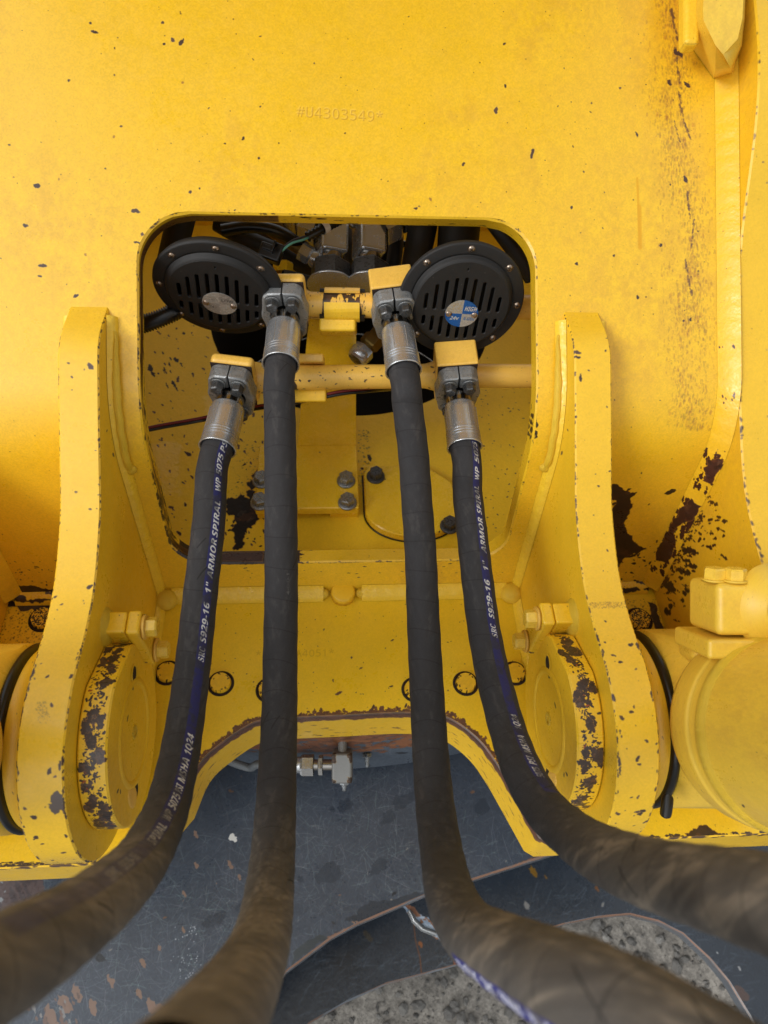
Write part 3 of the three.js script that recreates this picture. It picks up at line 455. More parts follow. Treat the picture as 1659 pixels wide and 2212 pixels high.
// inside the frame: floor with a round opening, walls, end wall
{
  const b = onY(755, 898, 0), l = onY(455, 706, 0), r = onY(928, 866, 0);
  const cc = (() => { const ax = b.x, ay = b.z, bx = l.x, by = l.z, cx = r.x, cy = r.z, d = 2 * (ax * (by - cy) + bx * (cy - ay) + cx * (ay - by)), u = ((ax * ax + ay * ay) * (by - cy) + (bx * bx + by * by) * (cy - ay) + (cx * cx + cy * cy) * (ay - by)) / d, v = ((ax * ax + ay * ay) * (cx - bx) + (bx * bx + by * by) * (ax - cx) + (cx * cx + cy * cy) * (bx - ax)) / d; return [u, v, Math.hypot(ax - u, ay - v)]; })();
  console.log('inner hole', cc.map((q) => q.toFixed(3)).join(' '), 'ZF', ZF.toFixed(3), 'PIN', PIN.y.toFixed(3), PIN.z.toFixed(3));
  const XW = 0.53, ZB = -0.95, sh = new THREE.Shape([new THREE.Vector2(-XW, -ZB), new THREE.Vector2(-XW, 0.021), new THREE.Vector2(XW, 0.021), new THREE.Vector2(XW, -ZB)]);
  const ho = new THREE.Path(); ho.absarc(cc[0], -cc[1], cc[2], 0, Math.PI * 2); sh.holes.push(ho);
  const g = new THREE.ShapeGeometry(sh, 60); g.rotateX(-Math.PI / 2);
  const k = 1300, W = 2 * XW, H = 0.95, c = paintBase(W * k, H * k, k, { base: [236, 196, 40], dust: 0.06, sx: 9 }), q = (px, py) => { const o = onY(px, py, 0); return [(o.x + XW) * k, (o.z + 0.95) * k]; };
  const P = (a) => a.map(([u, v]) => q(u, v));
  const rough = canvas(W * 500, H * 500), rx = rough.getContext('2d'); rx.fillStyle = 'rgb(150,150,150)'; rx.fillRect(0, 0, rough.width, rough.height);
  const R3 = (pts, v) => { rx.save(); rx.scale(1 / 3, 1 / 3); fillPts(rx, ragged(P(pts), 0.35, 4), `rgb(${v},${v},${v})`); rx.restore(); };
  for (let i = 0; i < 170; i++) chip(c.x, ...q(rr(320, 570), rr(700, 1180)), rr(0.8, 4) * (rnd() < 0.2 ? 1.8 : 1), 1.6, rr(0.6, 1.6));
  for (let i = 0; i < 120; i++) chip(c.x, ...q(rr(980, 1150), rr(830, 1180)), rr(0.6, 2.6), 1.4);
  for (const [px, py, r2, e] of [[328, 798, 12, 2], [434, 690, 7, 1.3], [397, 720, 5, 1.3], [380, 777, 8, 1.6], [375, 830, 7, 2], [352, 762, 4, 2], [798, 990, 8, 1.7], [783, 1012, 4, 1]]) chip(c.x, ...q(px, py), r2, e, 1.2, 'rgb(48,40,34)');
  for (let i = 0; i < 9; i++) chip(c.x, ...q(rr(340, 400), rr(770, 850)), rr(2, 5), 2.2, 1.1, 'rgb(52,44,36)');
  patch(c.x, P([[488, 1080], [520, 1065], [546, 1080], [552, 1020], [566, 1010], [560, 1110], [530, 1150], [520, 1185], [505, 1188], [512, 1130]]), 'rgb(26,20,14)', 0.5, 40);
  for (let i = 0; i < 240; i++) { c.x.fillStyle = `rgba(60,58,62,${rr(0.15, 0.5)})`; const [a, b2] = rnd() < 0.6 ? q(rr(775, 800), rr(930, 1060)) : q(rr(500, 560), rr(950, 1090)); c.x.beginPath(); c.x.arc(a, b2, rr(0.6, 2.6), 0, 6.3); c.x.fill(); }
  R3([[480, 930], [560, 900], [560, 1190], [490, 1190]], 40); R3([[770, 900], [860, 900], [830, 1030], [770, 1060]], 70); R3([[640, 1110], [800, 1100], [1100, 1150], [1000, 1200], [620, 1200]], 50); R3([[350, 1060], [430, 1060], [430, 1200], [380, 1190]], 60); R3([[980, 850], [1150, 850], [1120, 1000], [1000, 1010]], 110);
  const t = tex(c.c, true, [1 / W, 1 / H]), tr = tex(rough, false, [1 / W, 1 / H]); for (const z of [t, tr]) z.offset.set(XW / W, 0);
  for (let i = 0, u = g.attributes.uv; i < u.count; i++) u.setXY(i, g.attributes.position.getX(i), -g.attributes.position.getZ(i));
  const fl = part('inner_floor', g, new THREE.MeshPhysicalMaterial({ map: t, roughness: 0.8, roughnessMap: tr, bumpMap: tex(peel, false, [6, 6]), bumpScale: 0.0006, specularIntensity: 0.6 }), frameT);
  part('well_wall', [new THREE.CylinderGeometry(cc[2] + 0.001, cc[2] + 0.001, 0.3, 48, 1, true).translate(cc[0], -0.151, cc[1]), new THREE.CylinderGeometry(cc[2], cc[2], 0.01, 48).translate(cc[0], -0.306, cc[1])], M.dark, fl);
  const io = [[ZB, 0.001], [-0.021, 0.001], ...steps(0.02, SMAX - 0.01, 50).map((s) => { const p = wallP(0, s, TW + 0.002); return [p.z, p.y]; }), [ZB, 0.3]];
  for (const sg of [-1, 1]) { const p = prism(io, 0.02, 0.001, (z, y, q2) => V(sg * (XW + q2), y, z)); part('inner_wall', [p.cap0, p.cap1, p.strip], M.oily, frameT); }
  part('inner_wall', box(1.12, 0.24, 0.02, V(0, 0.116, ZB - 0.0105)), M.oily, frameT);
}

{ // the boom that the hoses climb to: it stands over the front plate, above the picture
  const bo = thing('boom', 'yellow box section boom rising overhead from behind the front plate', 'boom', V(0, 1.0, -0.7));
  const p = prism([[-1.15, 1.02], [-0.78, 0.92], [-0.52, 1.02], [0.12, 1.75], [0.5, 2.5], [0.1, 2.75], [-0.5, 2.0], [-1.0, 1.45]], 1.0, 0.006, (z, y, q) => V(q - 0.5, y, z));
  part('beam', [p.strip, p.cap0, p.cap1], M.yellow, bo);
}

// ------------------------------------------------------------------ pins, lock bars and boom cylinders at the ribs
const capTex = (() => { // worn rim of the pin cap: u round it, v across
  const c = paintBase(2048, 100, 3200, { base: YEL, dust: 0.12 });
  for (let k = 0; k < 70; k++) { const u = rnd() * 2048, v = rr(20, 80), n = 5 + rnd() * 8; patch(c.x, Array.from({ length: 9 }, (_, i) => { const t = i / 9 * 6.283, r = rr(0.6, 1.2); return [u + Math.cos(t) * rr(14, 42) * r, v + Math.sin(t) * rr(10, 26) * r]; }), ['rgb(62,48,42)', 'rgb(52,40,36)', 'rgb(80,62,52)'][(rnd() * 3) | 0], 0.7, n | 0); }
  for (let k = 0; k < 900; k++) { const t = rnd() * 2048; chip(c.x, t, 50 + (rnd() + rnd() - 1) * 40, rr(2, 7), 1.5, rnd() * 3, 'rgb(60,46,40)'); }
  for (let k = 0; k < 26; k++) chip(c.x, rnd() * 2048, rr(20, 80), rr(2, 6), 1.5, rnd() * 3, 'rgb(150,70,30)');
  return tex(c.c);
})();
const capMat = paintMat(capTex, { rep: [12, 1], rough: 0.6 });
const capOut = (() => { const q = [], n = 90, a0 = 2.08, half = 0.33; for (let i = 0; i <= n; i++) { const t = a0 + half + (2 * Math.PI - 2 * half) * i / n; q.push([Math.cos(t) * PIN.r, Math.sin(t) * PIN.r]); } return q; })();
for (const sg of [-1, 1]) {
  const nm = sg < 0 ? 'left' : 'right';
  const t = thing('pin_cap', sg < 0 ? 'round yellow pin cap with heavily chipped rim inside the left rib' : 'round yellow pin cap with chipped rim and bare notch inside the right rib', 'pin cap', V(sg * XI, PIN.y, PIN.z));
  const p = prism(capOut, 0.03, 0.002, (z, y, c) => V(sg * (XI - 0.0008 - c), PIN.y + y, PIN.z + z));
  part('cap_rim', p.strip, (() => { const m = capMat.clone(); const tx = capTex.clone(); tx.repeat.set(1 / p.length, 1 / 0.03); tx.wrapS = THREE.RepeatWrapping; if (sg > 0) tx.offset.x = 0.37; m.map = tx; return m; })(), t);
  part('cap_face', p.cap1, M.yellow, t);
  const f = V(sg * (XI - 0.0308), PIN.y, PIN.z), ax = V(-sg, 0, 0);
  part('face_ring', lathe([[0.052, -0.001], [0.055, 0.0016], [0.058, 0.0018], [0.061, 0.0014], [0.064, -0.001]], f, ax, 60), M.yellow, t);
  part('centre_boss', lathe([[0.0045, -0.004], [0.0045, 0.001], [0.0075, 0.0012], [0.009, -0.001]], f, ax, 24), M.weld, t);
  for (const [a, r] of [[-0.62, 0.068], [2.5, 0.068]]) {
    const o = V(f.x, PIN.y + Math.sin(a) * r, PIN.z + Math.cos(a) * r);
    const h = part('threaded_hole', lathe([[0.0001, 0.0008], [0.0085, 0.0008]], o, ax, 24), M.rustBrown, t);
    part('hole_lip', lathe([[0.0085, 0.0003], [0.0095, 0.0016], [0.0112, 0.0004]], o, ax, 24), M.yellow, h);
  }
  for (let i = 0; i < 1; i++) { const o = V(f.x, PIN.y - 0.03, PIN.z + 0.064); const g = new THREE.SphereGeometry(0.016, 14, 8); g.scale(0.12, 1.2, 0.8); g.translate(o.x, o.y, o.z); part('weld_patch', g, M.pale, t); }

  // welded block (frame) and the bolted bar that keeps the pin from turning
  const bl = onX(sg < 0 ? 243 : 1237, 1342, sg * XI), e1 = onX(320, 1354, -0.228), e2 = onX(344, 1402, -0.228);
  const dv = V(0, e2.y - e1.y, e2.z - e1.z), ang = Math.atan2(dv.y, dv.z), dl = dv.length(), dn = dv.clone().normalize(), up = V(sg, 0, 0).cross(dn).normalize();
  const mtx = new THREE.Matrix4().makeBasis(V(1, 0, 0), V(0, -dn.z, dn.y), dn);
  const B = V(0, e1.y, e1.z);
  part('lock_block', [box(0.0255, 0.027, 0.03, V(sg * (XI - 0.0125), B.y, B.z), mtx, 0.003)], M.yellow, frameT);
  part('weld_bead', lathe([[0.024, 0], [0.02, 0.005], [0.013, 0.008]], V(sg * XI, B.y, B.z), V(-sg, 0, 0), 28), M.weld, frameT);
  const lt = thing('lock_bar', sg < 0 ? 'small yellow lock bar with two bolts above the left pin cap' : 'small yellow lock bar with two bolts above the right pin cap', 'lock bar', V(sg * (XI - 0.034), B.y, B.z));
  part('bar', box(0.016, 0.03, dl + 0.03, V(sg * (XI - 0.0336), B.y + dn.y * dl / 2, B.z + dn.z * dl / 2), mtx, 0.004), M.yellow, lt);
  for (const o of [0, dl + 0.002]) {
    const c = V(sg * (XI - 0.0418), B.y + dn.y * o, B.z + dn.z * o), b = part('bolt', hexGeo(0.0195, 0.0125, c.clone().add(V(-sg * 0.004, 0, 0)), ax, V(0, 1, 0.3 + o * 9)), M.barrel, lt);
    part('washer', washer(0.0145, 0.004, c, ax), M.pale, b);
  }

  // boom cylinder: eye on the pin outside the rib, seal ring, cap and barrel rising towards the camera
  const cyT = thing('boom_cylinder', sg < 0 ? 'yellow hydraulic cylinder foot cut off by the left edge beside the left rib' : 'large yellow hydraulic cylinder foot with bolted port block right of the right rib', 'hydraulic cylinder', V(sg * 0.405, PIN.y, PIN.z));
  const A = V(0, 0.905, 0.425).normalize(), X0 = sg * 0.36, xc = sg * 0.437, o = V(xc, PIN.y, PIN.z);
  part('collar', lathe([[0.02, 0], [0.1, 0], [0.1, 0.027], [0.097, 0.03], [0.02, 0.03]], V(sg * (XI + RW), PIN.y, PIN.z), V(sg, 0, 0), 60), M.yellow, cyT);
  part('seal_ring', new THREE.TorusGeometry(0.0985, 0.006, 16, 80).rotateY(Math.PI / 2).translate(sg * (XI + RW + 0.0345), PIN.y, PIN.z), M.gloss, cyT);
  // eye: hull of the eye ring and the cap
  const capO = o.clone().addScaledVector(A, 0.118), pts = [], RBAR = 0.1;
  for (let i = 0; i < 40; i++) { const t = i / 40 * 6.283, c = Math.cos(t), s = Math.sin(t); for (const [x, r] of [[X0, 0.096], [X0 + sg * 0.006, 0.104], [xc + sg * 0.058, 0.104], [xc + sg * 0.062, 0.098]]) pts.push(V(x, PIN.y + s * r, PIN.z + c * r)); }
  const n2 = V(0, -A.z, A.y); for (let i = 0; i < 40; i++) { const t = i / 40 * 6.283; pts.push(capO.clone().addScaledVector(R0, Math.cos(t) * (RBAR - 0.016)).addScaledVector(n2, Math.sin(t) * (RBAR - 0.016))); }
  { let g = new ConvexGeometry(pts); g = toCreasedNormals(g, 0.7); boxUV(g); part('eye', g, M.barrel, cyT); }
  part('end_cap', lathe([[0.05, -0.012], [RBAR - 0.012, -0.01], [RBAR - 0.002, 0.0], [RBAR, 0.008], [RBAR, 0.034], [RBAR - 0.0015, 0.0375], [RBAR - 0.0035, 0.039], [RBAR - 0.0035, 0.05]], capO, A, 90, R0), M.barrel, cyT);
  part('weld_bead', lathe([[RBAR - 0.004, 0.05], [RBAR - 0.0016, 0.053], [RBAR - 0.001, 0.057], [RBAR - 0.002, 0.061], [RBAR - 0.006, 0.065]], capO, A, 90, R0), M.weld, cyT);
  part('barrel', lathe([[RBAR - 0.006, 0.062], [RBAR - 0.0055, 0.7], [0.001, 0.7]], capO, A, 90, R0), M.barrel, cyT);
  if (sg > 0) {
    part('drip', tube(spline([at(1444, 1715, 0.742), at(1441, 1740, 0.738), at(1437, 1768, 0.735)]), (u) => 0.006 * Math.sqrt(Math.max(0.02, 1 - Math.pow(2 * Math.abs(u - 0.5), 6))), 24, 16, Fc.clone().negate()), M.gloss, cyT);
    // port block
    const bm = new THREE.Matrix4().makeBasis(Rc, Uc, Fc.clone().negate()), P0 = at(1592, 1306, 0.735);
    const r = Rc, u = Uc, f = Fc.clone().negate(), L = (a, b, c) => P0.clone().addScaledVector(r, a).addScaledVector(u, b).addScaledVector(f, c);
    part('port_pad', [box(0.19, 0.02, 0.085, L(0.052, -0.041, -0.012), bm, 0.004), box(0.2, 0.03, 0.05, L(0.065, -0.055, -0.045), bm, 0.012)], M.barrel, cyT);
    const pb = part('port_block', [box(0.155, 0.053, 0.07, L(0.046, -0.002, -0.01), bm, 0.007), lathe([[0.043, -0.006], [0.04, 0.004], [0.034, 0.012], [0.026, 0.018]], L(0.03, 0.0, 0.012), f.clone().addScaledVector(r, 0.35), 40, u)], M.barrel, cyT);
    for (const [a, c] of [[-0.026, 0.006], [-0.009, 0.014], [0.052, -0.018], [0.071, -0.012]]) { const b = part('bolt', hexGeo(0.0195, 0.0115, L(a, 0.0275, c), u.clone().addScaledVector(f, 0.12), r.clone().addScaledVector(f, a * 30)), M.barrel, pb); }
    for (const [a, c] of [[-0.026, 0.006], [-0.009, 0.014], [0.052, -0.018], [0.071, -0.012]]) part('washer', washer(0.0125, 0.003, L(a, 0.0248, c), u.clone().addScaledVector(f, 0.12)), M.barrel, pb);
    part('port_pipe', tube(spline([L(0.024, 0.002, 0.01), L(0.04, 0.002, 0.03), L(0.075, 0.0, 0.038), L(0.19, -0.002, 0.04)]), 0.0245, 30, 28, u), M.barrel, cyT);
  }
}

// ------------------------------------------------------------------ four lettered hydraulic hoses with flanged ends
const HR = 0.0192;
function hoseTexture(draw, dustFrom, seedX, len, spec3, id) {
  const w = 2048, h = 384, c = canvas(w, h), x = c.getContext('2d'), im = x.createImageData(w, h), d = im.data;
  const wave = [];
  for (let j = 0; j < h; j++) for (let i = 0; i < w; i++) {
    const U = i / w * len, a = j / h * 6.283, X = U * 26 + seedX, cy = Math.cos(a) * 1.2, sy = Math.sin(a) * 1.2;
    const n = fbm(X + cy * 1.3, seedX * 3 + sy * 1.5 + 7), m = fbm(U * 110 + cy * 4, sy * 4 + seedX), f = vn(i * 0.9, j * 0.9), band = vn(U * 55 + sy * 0.5, seedX);
    const far = smooth(dustFrom, dustFrom + 0.3, i / w), patchy = smooth(0.52, 0.72, n * 0.6 + m * 0.42);
    const dust = clamp(far * ((spec3 || id === 4 ? 0.32 : 0.5) + 0.16 * smooth(0.3, 0.75, n) + 0.2 * band + 0.1 * m) + patchy * (0.12 + (spec3 || id === 4 ? 0.2 : 0.06) * far) * smooth(0.3, 0.6, m), 0, 0.85);
    const rib = 0.92 + 0.16 * (((i >> 1) & 1) ? f : 1 - f) - 0.04, t = rib * (0.9 + 0.25 * m);
    const wrapLine = Math.abs(((U / 0.036 + a / 6.283 * 0.35 + 0.04 * Math.sin(a * 2 + i * 0.01)) % 1) - 0.5) < 0.018 ? 0.72 : 1;
    const p = (j * w + i) * 4;
    d[p] = lerp(44 * t, 128 * (0.8 + 0.4 * m), dust) * wrapLine; d[p + 1] = lerp(44 * t, 118 * (0.8 + 0.4 * m), dust) * wrapLine; d[p + 2] = lerp(47 * t, 104 * (0.8 + 0.4 * m), dust) * wrapLine; d[p + 3] = 255;
  }
  x.putImageData(im, 0, 0);
  // a second layer for the print, worn off where the dust is
  const c2 = canvas(w, h), y = c2.getContext('2d'); draw(y, w, h);
  const im2 = y.getImageData(0, 0, w, h), e = im2.data;
  for (let k = 0; k < w * h; k++) { if (!e[k * 4 + 3]) continue; const i = k % w, j = (k / w) | 0, U = i / w * len; const wear = smooth(0.30, 0.6, fbm(U * 90 + seedX, j * 0.03)) * (1 - (spec3 ? 0 : 0.62) * smooth(dustFrom, dustFrom + 0.25, i / w)) * (0.86 + 0.14 * (i & 1)); e[k * 4 + 3] *= clamp(0.42 + wear, 0, 1) * (1 - 0.6 * (spec3 ? 0 : 1) * smooth(dustFrom, dustFrom + 0.25, i / w)); }
  y.putImageData(im2, 0, 0); x.drawImage(c2, 0, 0);
  x.lineCap = 'round'; for (let k = 0; k < 9; k++) { const a = rnd() * w, b = rr(90, 290); x.strokeStyle = 'rgba(12,12,12,0.7)'; x.lineWidth = rr(2, 5); x.beginPath(); x.moveTo(a, b); x.quadraticCurveTo(a + 14, b + 16, a + rr(24, 40), b + rr(26, 44)); x.stroke(); }
  return c;
}
const hoseBump = grey(T, T, (i, j) => 0.5 + 0.5 * Math.sin(i / T * 2 * Math.PI * 32) * 0.55 + 0.25 * (wrapN(i, j, 8) - 0.5));
const HOSE = {};
function hose(id, label, pts, axis, spec) {
  const P = pts.map(([a, b, d]) => at(a, b, d)), a0 = dirC(...axis);
  P.splice(1, 0, P[0].clone().addScaledVector(a0, 0.03));
  const cur = spline(P); cur.arcLengthDivisions = 900; const len = cur.getLength();
  const t = thing('hydraulic_hose', label, 'hydraulic hose', P[0]);
  const probe = cur.getSpacedPoints(900).map((p) => { const q = p.clone().sub(CAM), z = q.dot(Fc); return PY0 - q.dot(Uc) / z * FPX; });
  const uOf = (py) => { for (let i = 0; i < 900; i++) if (probe[i + 1] >= py) return (i + (py - probe[i]) / (probe[i + 1] - probe[i])) / 900; return 1; };
  const n0 = Fc.clone().negate();
  const map = tex(hoseTexture((x, w, h) => spec.print && spec.print(x, w, h, uOf), spec.dust, id * 13.7, len, id === 3, id));
  const bumpT = tex(hoseBump, false, [len / 0.032, 1.5]);
  part('hose_body', tube(cur, (u, f) => HR * (1 + 0.012 * Math.sin(u * len / 0.036 * 6.283 + f * 0.35)), 260, 48, n0), new THREE.MeshStandardMaterial({ map, roughness: 0.78, bumpMap: bumpT, bumpScale: 0.00045 }), t);
  fitting(t, P[0], a0, spec.roll || 0, spec.boltMat);
  HOSE[id] = { a: a0, o: P[0].clone().addScaledVector(a0, -0.1) };
  return t;
}
function flangeHalf(s) {                                   // outline in (w, h), half of the split flange on the side s
  const q = []; const A = (cx, cy, r, a, b, n) => { for (let i = 0; i <= n; i++) { const t = lerp(a, b, i / n) * D2R; q.push([s * (cx + r * Math.cos(t)), cy + r * Math.sin(t)]); } };
  q.push([s * 0.0009, 0.0398]); A(0.0128, 0.0265, 0.0133, 80, 15, 6); A(0.003, 0, 0.0275, 22, -22, 8); A(0.0128, -0.0265, 0.0133, -15, -80, 6); q.push([s * 0.0009, -0.0398]); q.push([s * 0.0009, -0.0178]);
  for (let i = 0; i <= 14; i++) { const t = lerp(-86, 86, i / 14) * D2R; q.push([s * 0.0178 * Math.cos(t), 0.0178 * Math.sin(t)]); }
  q.push([s * 0.0009, 0.018]);
  return q;
}
function fitting(t, end, a, roll, bm) {
  const h0 = Fc.clone().negate(), hh = h0.clone().addScaledVector(a, -h0.dot(a)).normalize(), ww = a.clone().cross(hh).negate();
  const h = hh.clone().multiplyScalar(Math.cos(roll)).addScaledVector(ww, Math.sin(roll)), w = a.clone().cross(h).negate();
  const o = end.clone().addScaledVector(a, -0.1), L = (x, y, z) => o.clone().addScaledVector(w, x).addScaledVector(a, y).addScaledVector(h, z);
  part('ferrule', lathe([[0.0172, 0.0380], [0.0204, 0.0386], [0.0213, 0.0403], [0.0214, 0.0477], [0.0219, 0.0494], [0.0220, 0.0800], [0.0226, 0.0806], [0.0226, 0.0821], [0.0220, 0.0827], [0.0226, 0.0846], [0.0226, 0.0862], [0.0220, 0.0867], [0.0227, 0.0886], [0.0227, 0.0902], [0.0222, 0.0907], [0.0228, 0.0931], [0.0229, 0.0994], [0.0237, 0.1007], [0.0237, 0.1025], [0.0227, 0.1030], [0.0204, 0.1021], [0.0201, 0.0948]], o, a, 64, h), M.zinc, t);
  part('crimp_line', [0, 1, 2, 3, 4, 5, 6, 7].map((k) => { const q = k / 8 * 6.283 + 0.35, c = Math.cos(q) * 0.0219, s = Math.sin(q) * 0.0219; return cyl(0.0006, 0.0006, L(c, 0.046, s), L(c, 0.08, s), 6); }), M.zinc, t);
  part('neck', lathe([[0.011, 0.006], [0.0125, 0.012], [0.0125, 0.0185], [0.0172, 0.0225], [0.0182, 0.026], [0.0172, 0.031], [0.0166, 0.0395]], o, a, 48, h), M.steel, t);
  for (const s of [-1, 1]) {
    const p = prism(flangeHalf(s), 0.021, 0.0018, (x, z, c) => L(x, 0.0005 + c, z));
    const f = part('flange_half', [p.strip, p.cap0, p.cap1], M.castGrey, t);
    for (const z of [0.0265, -0.0265]) {
      part('bolt', hexGeo(0.0142, 0.0105, L(s * 0.0128, 0.0242, z), a, w.clone().addScaledVector(h, 0.4 * s + z * 9)), bm || M.boltDark, f);
      part('washer', washer(0.0098, 0.0028, L(s * 0.0128, 0.0214, z), a), M.bolt, f);
    }
  }
}
function stripe(x, w, h, uOf, list, ang0, ang1, stripeFrom, stripeTo, o = {}) {   // blue layline with lettering; ang = angle from the viewer's side, image right negative
  const yAt = (u) => (0.5 + lerp(ang0, ang1, u) / 6.2832) * h, H = 34;
  x.fillStyle = o.blue || 'rgb(34,36,92)';
  x.beginPath(); const a = uOf(stripeFrom) * w, b = uOf(stripeTo) * w; x.moveTo(a, yAt(a / w) - H / 2); x.lineTo(b, yAt(b / w) - H / 2); x.lineTo(b, yAt(b / w) + H / 2); x.lineTo(a, yAt(a / w) + H / 2); x.closePath(); x.fill();
  for (const [s, p0, p1, serif] of list) {                  // p0 = py where the text ends (upper), p1 = where it starts (lower)
    const u0 = uOf(p0) * w, u1 = uOf(p1) * w, mid = (u0 + u1) / 2; x.save(); x.translate(mid, yAt(mid / w)); x.rotate(Math.PI);
    x.font = (serif ? 'bold italic 30px serif' : 'bold italic 31px sans-serif'); x.textAlign = 'center'; x.textBaseline = 'middle'; x.fillStyle = o.ink || 'rgb(205,208,205)';
    const m = x.measureText(s).width; x.scale((u1 - u0) / m, 1); x.fillText(s, 0, 1.5); x.restore();
  }
}
hose(1, 'leftmost black hydraulic hose with blue lettered stripe curving off to lower left', [[471, 966, 0.885], [452, 1124, 0.84], [434, 1280, 0.805], [417, 1437, 0.772], [394, 1600, 0.708], [366, 1730, 0.625], [343, 1790, 0.565], [303, 1862, 0.49], [235, 1932, 0.405], [158, 1992, 0.35], [50, 2060, 0.29], [-110, 2150, 0.24], [-260, 2230, 0.2]], [-0.11, -0.9, -0.5], {
  dust: 0.5, print: (x, w, h, u) => stripe(x, w, h, u, [['M', 936, 951], ['PSI', 959, 990], ['5075', 994, 1041], ['WP', 1047, 1076], ['SPIRAL', 1094, 1171], ['ARMOR', 1174, 1258], ['1"', 1268, 1292], ['S929-16', 1309, 1398], ['SRC', 1408, 1443, 1], ['1Q24', 1614, 1664], ['MSHA', 1672, 1730], ['PSI', 1735, 1755], ['5075', 1760, 1795], ['WP', 1800, 1822], ['SPIRAL', 1832, 1880], ['S929-16', 1915, 1945], ['SRC', 1953, 1970, 1]], -0.62, -0.55, 930, 2120) });
hose(2, 'second hose from the left, black and unlettered, brown with dust near the camera', [[607, 785, 0.89], [605, 900, 0.868], [607, 1072, 0.84], [608, 1280, 0.815], [606, 1400, 0.795], [604, 1540, 0.76], [597, 1728, 0.68], [590, 1845, 0.61], [584, 1909, 0.565], [573, 1993, 0.495], [556, 2057, 0.43], [525, 2122, 0.36], [476, 2205, 0.28], [415, 2300, 0.22], [340, 2400, 0.18]], [0.0, -0.9, -0.5], {
  dust: 0.46, print: (x, w, h, u) => { x.font = '15px sans-serif'; x.fillStyle = 'rgba(120,118,112,0.8)'; x.save(); x.translate(u(1290) * w, h * 0.4); x.rotate(Math.PI); x.fillText('4-C-D-1', 0, 0); x.restore(); } });
hose(3, 'third hose from the left, black with only a scuffed blue stripe underneath', [[872, 799, 0.9], [880, 868, 0.89], [893, 974, 0.89], [901, 1085, 0.875], [909, 1196, 0.855], [914, 1320, 0.832], [923, 1500, 0.79], [930, 1617, 0.752], [939, 1728, 0.70], [955, 1845, 0.625], [976, 1940, 0.53], [1012, 2007, 0.46], [1082, 2055, 0.38], [1180, 2105, 0.31], [1300, 2165, 0.26], [1420, 2235, 0.236], [1560, 2330, 0.214], [1740, 2480, 0.196], [1960, 2700, 0.18], [2200, 2950, 0.17]], [0.12, -0.92, -0.42], {
  dust: 0.52, print: (x, w, h, u) => stripe(x, w, h, u, [['SRC  S929-16', 2035, 2085], ['ARMOR', 2090, 2115], ['SPIRAL', 2122, 2150], ['WP 5075', 2155, 2185]], 1.72, 2.2, 2030, 2300, { blue: 'rgb(36,38,120)', ink: 'rgb(225,228,232)' }) });
hose(4, 'rightmost black hydraulic hose with blue lettered stripe sweeping off to the right', [[1004, 964, 0.932], [1010, 1057, 0.915], [1022, 1168, 0.882], [1035, 1279, 0.85], [1046, 1360, 0.83], [1066, 1461, 0.79], [1080, 1515, 0.765], [1098, 1580, 0.735], [1134, 1675, 0.665], [1176, 1745, 0.62], [1242, 1807, 0.55], [1328, 1858, 0.455], [1430, 1894, 0.39], [1530, 1918, 0.34], [1659, 1950, 0.285], [1820, 1990, 0.24], [2050, 2040, 0.2]], [0.07, -0.93, -0.42], {
  dust: 0.5, print: (x, w, h, u) => stripe(x, w, h, u, [['PSI', 936, 964], ['5075', 970, 1010], ['WP', 1016, 1042], ['SPIRAL', 1060, 1126], ['ARMOR', 1133, 1208], ['1"', 1226, 1248], ['S929-16', 1266, 1350], ['SRC', 1364, 1396, 1], ['1Q24', 1572, 1612], ['MSHA', 1625, 1668], ['PSI', 1672, 1690], ['5075', 1695, 1720]], -0.62, 0.05, 930, 1760) });

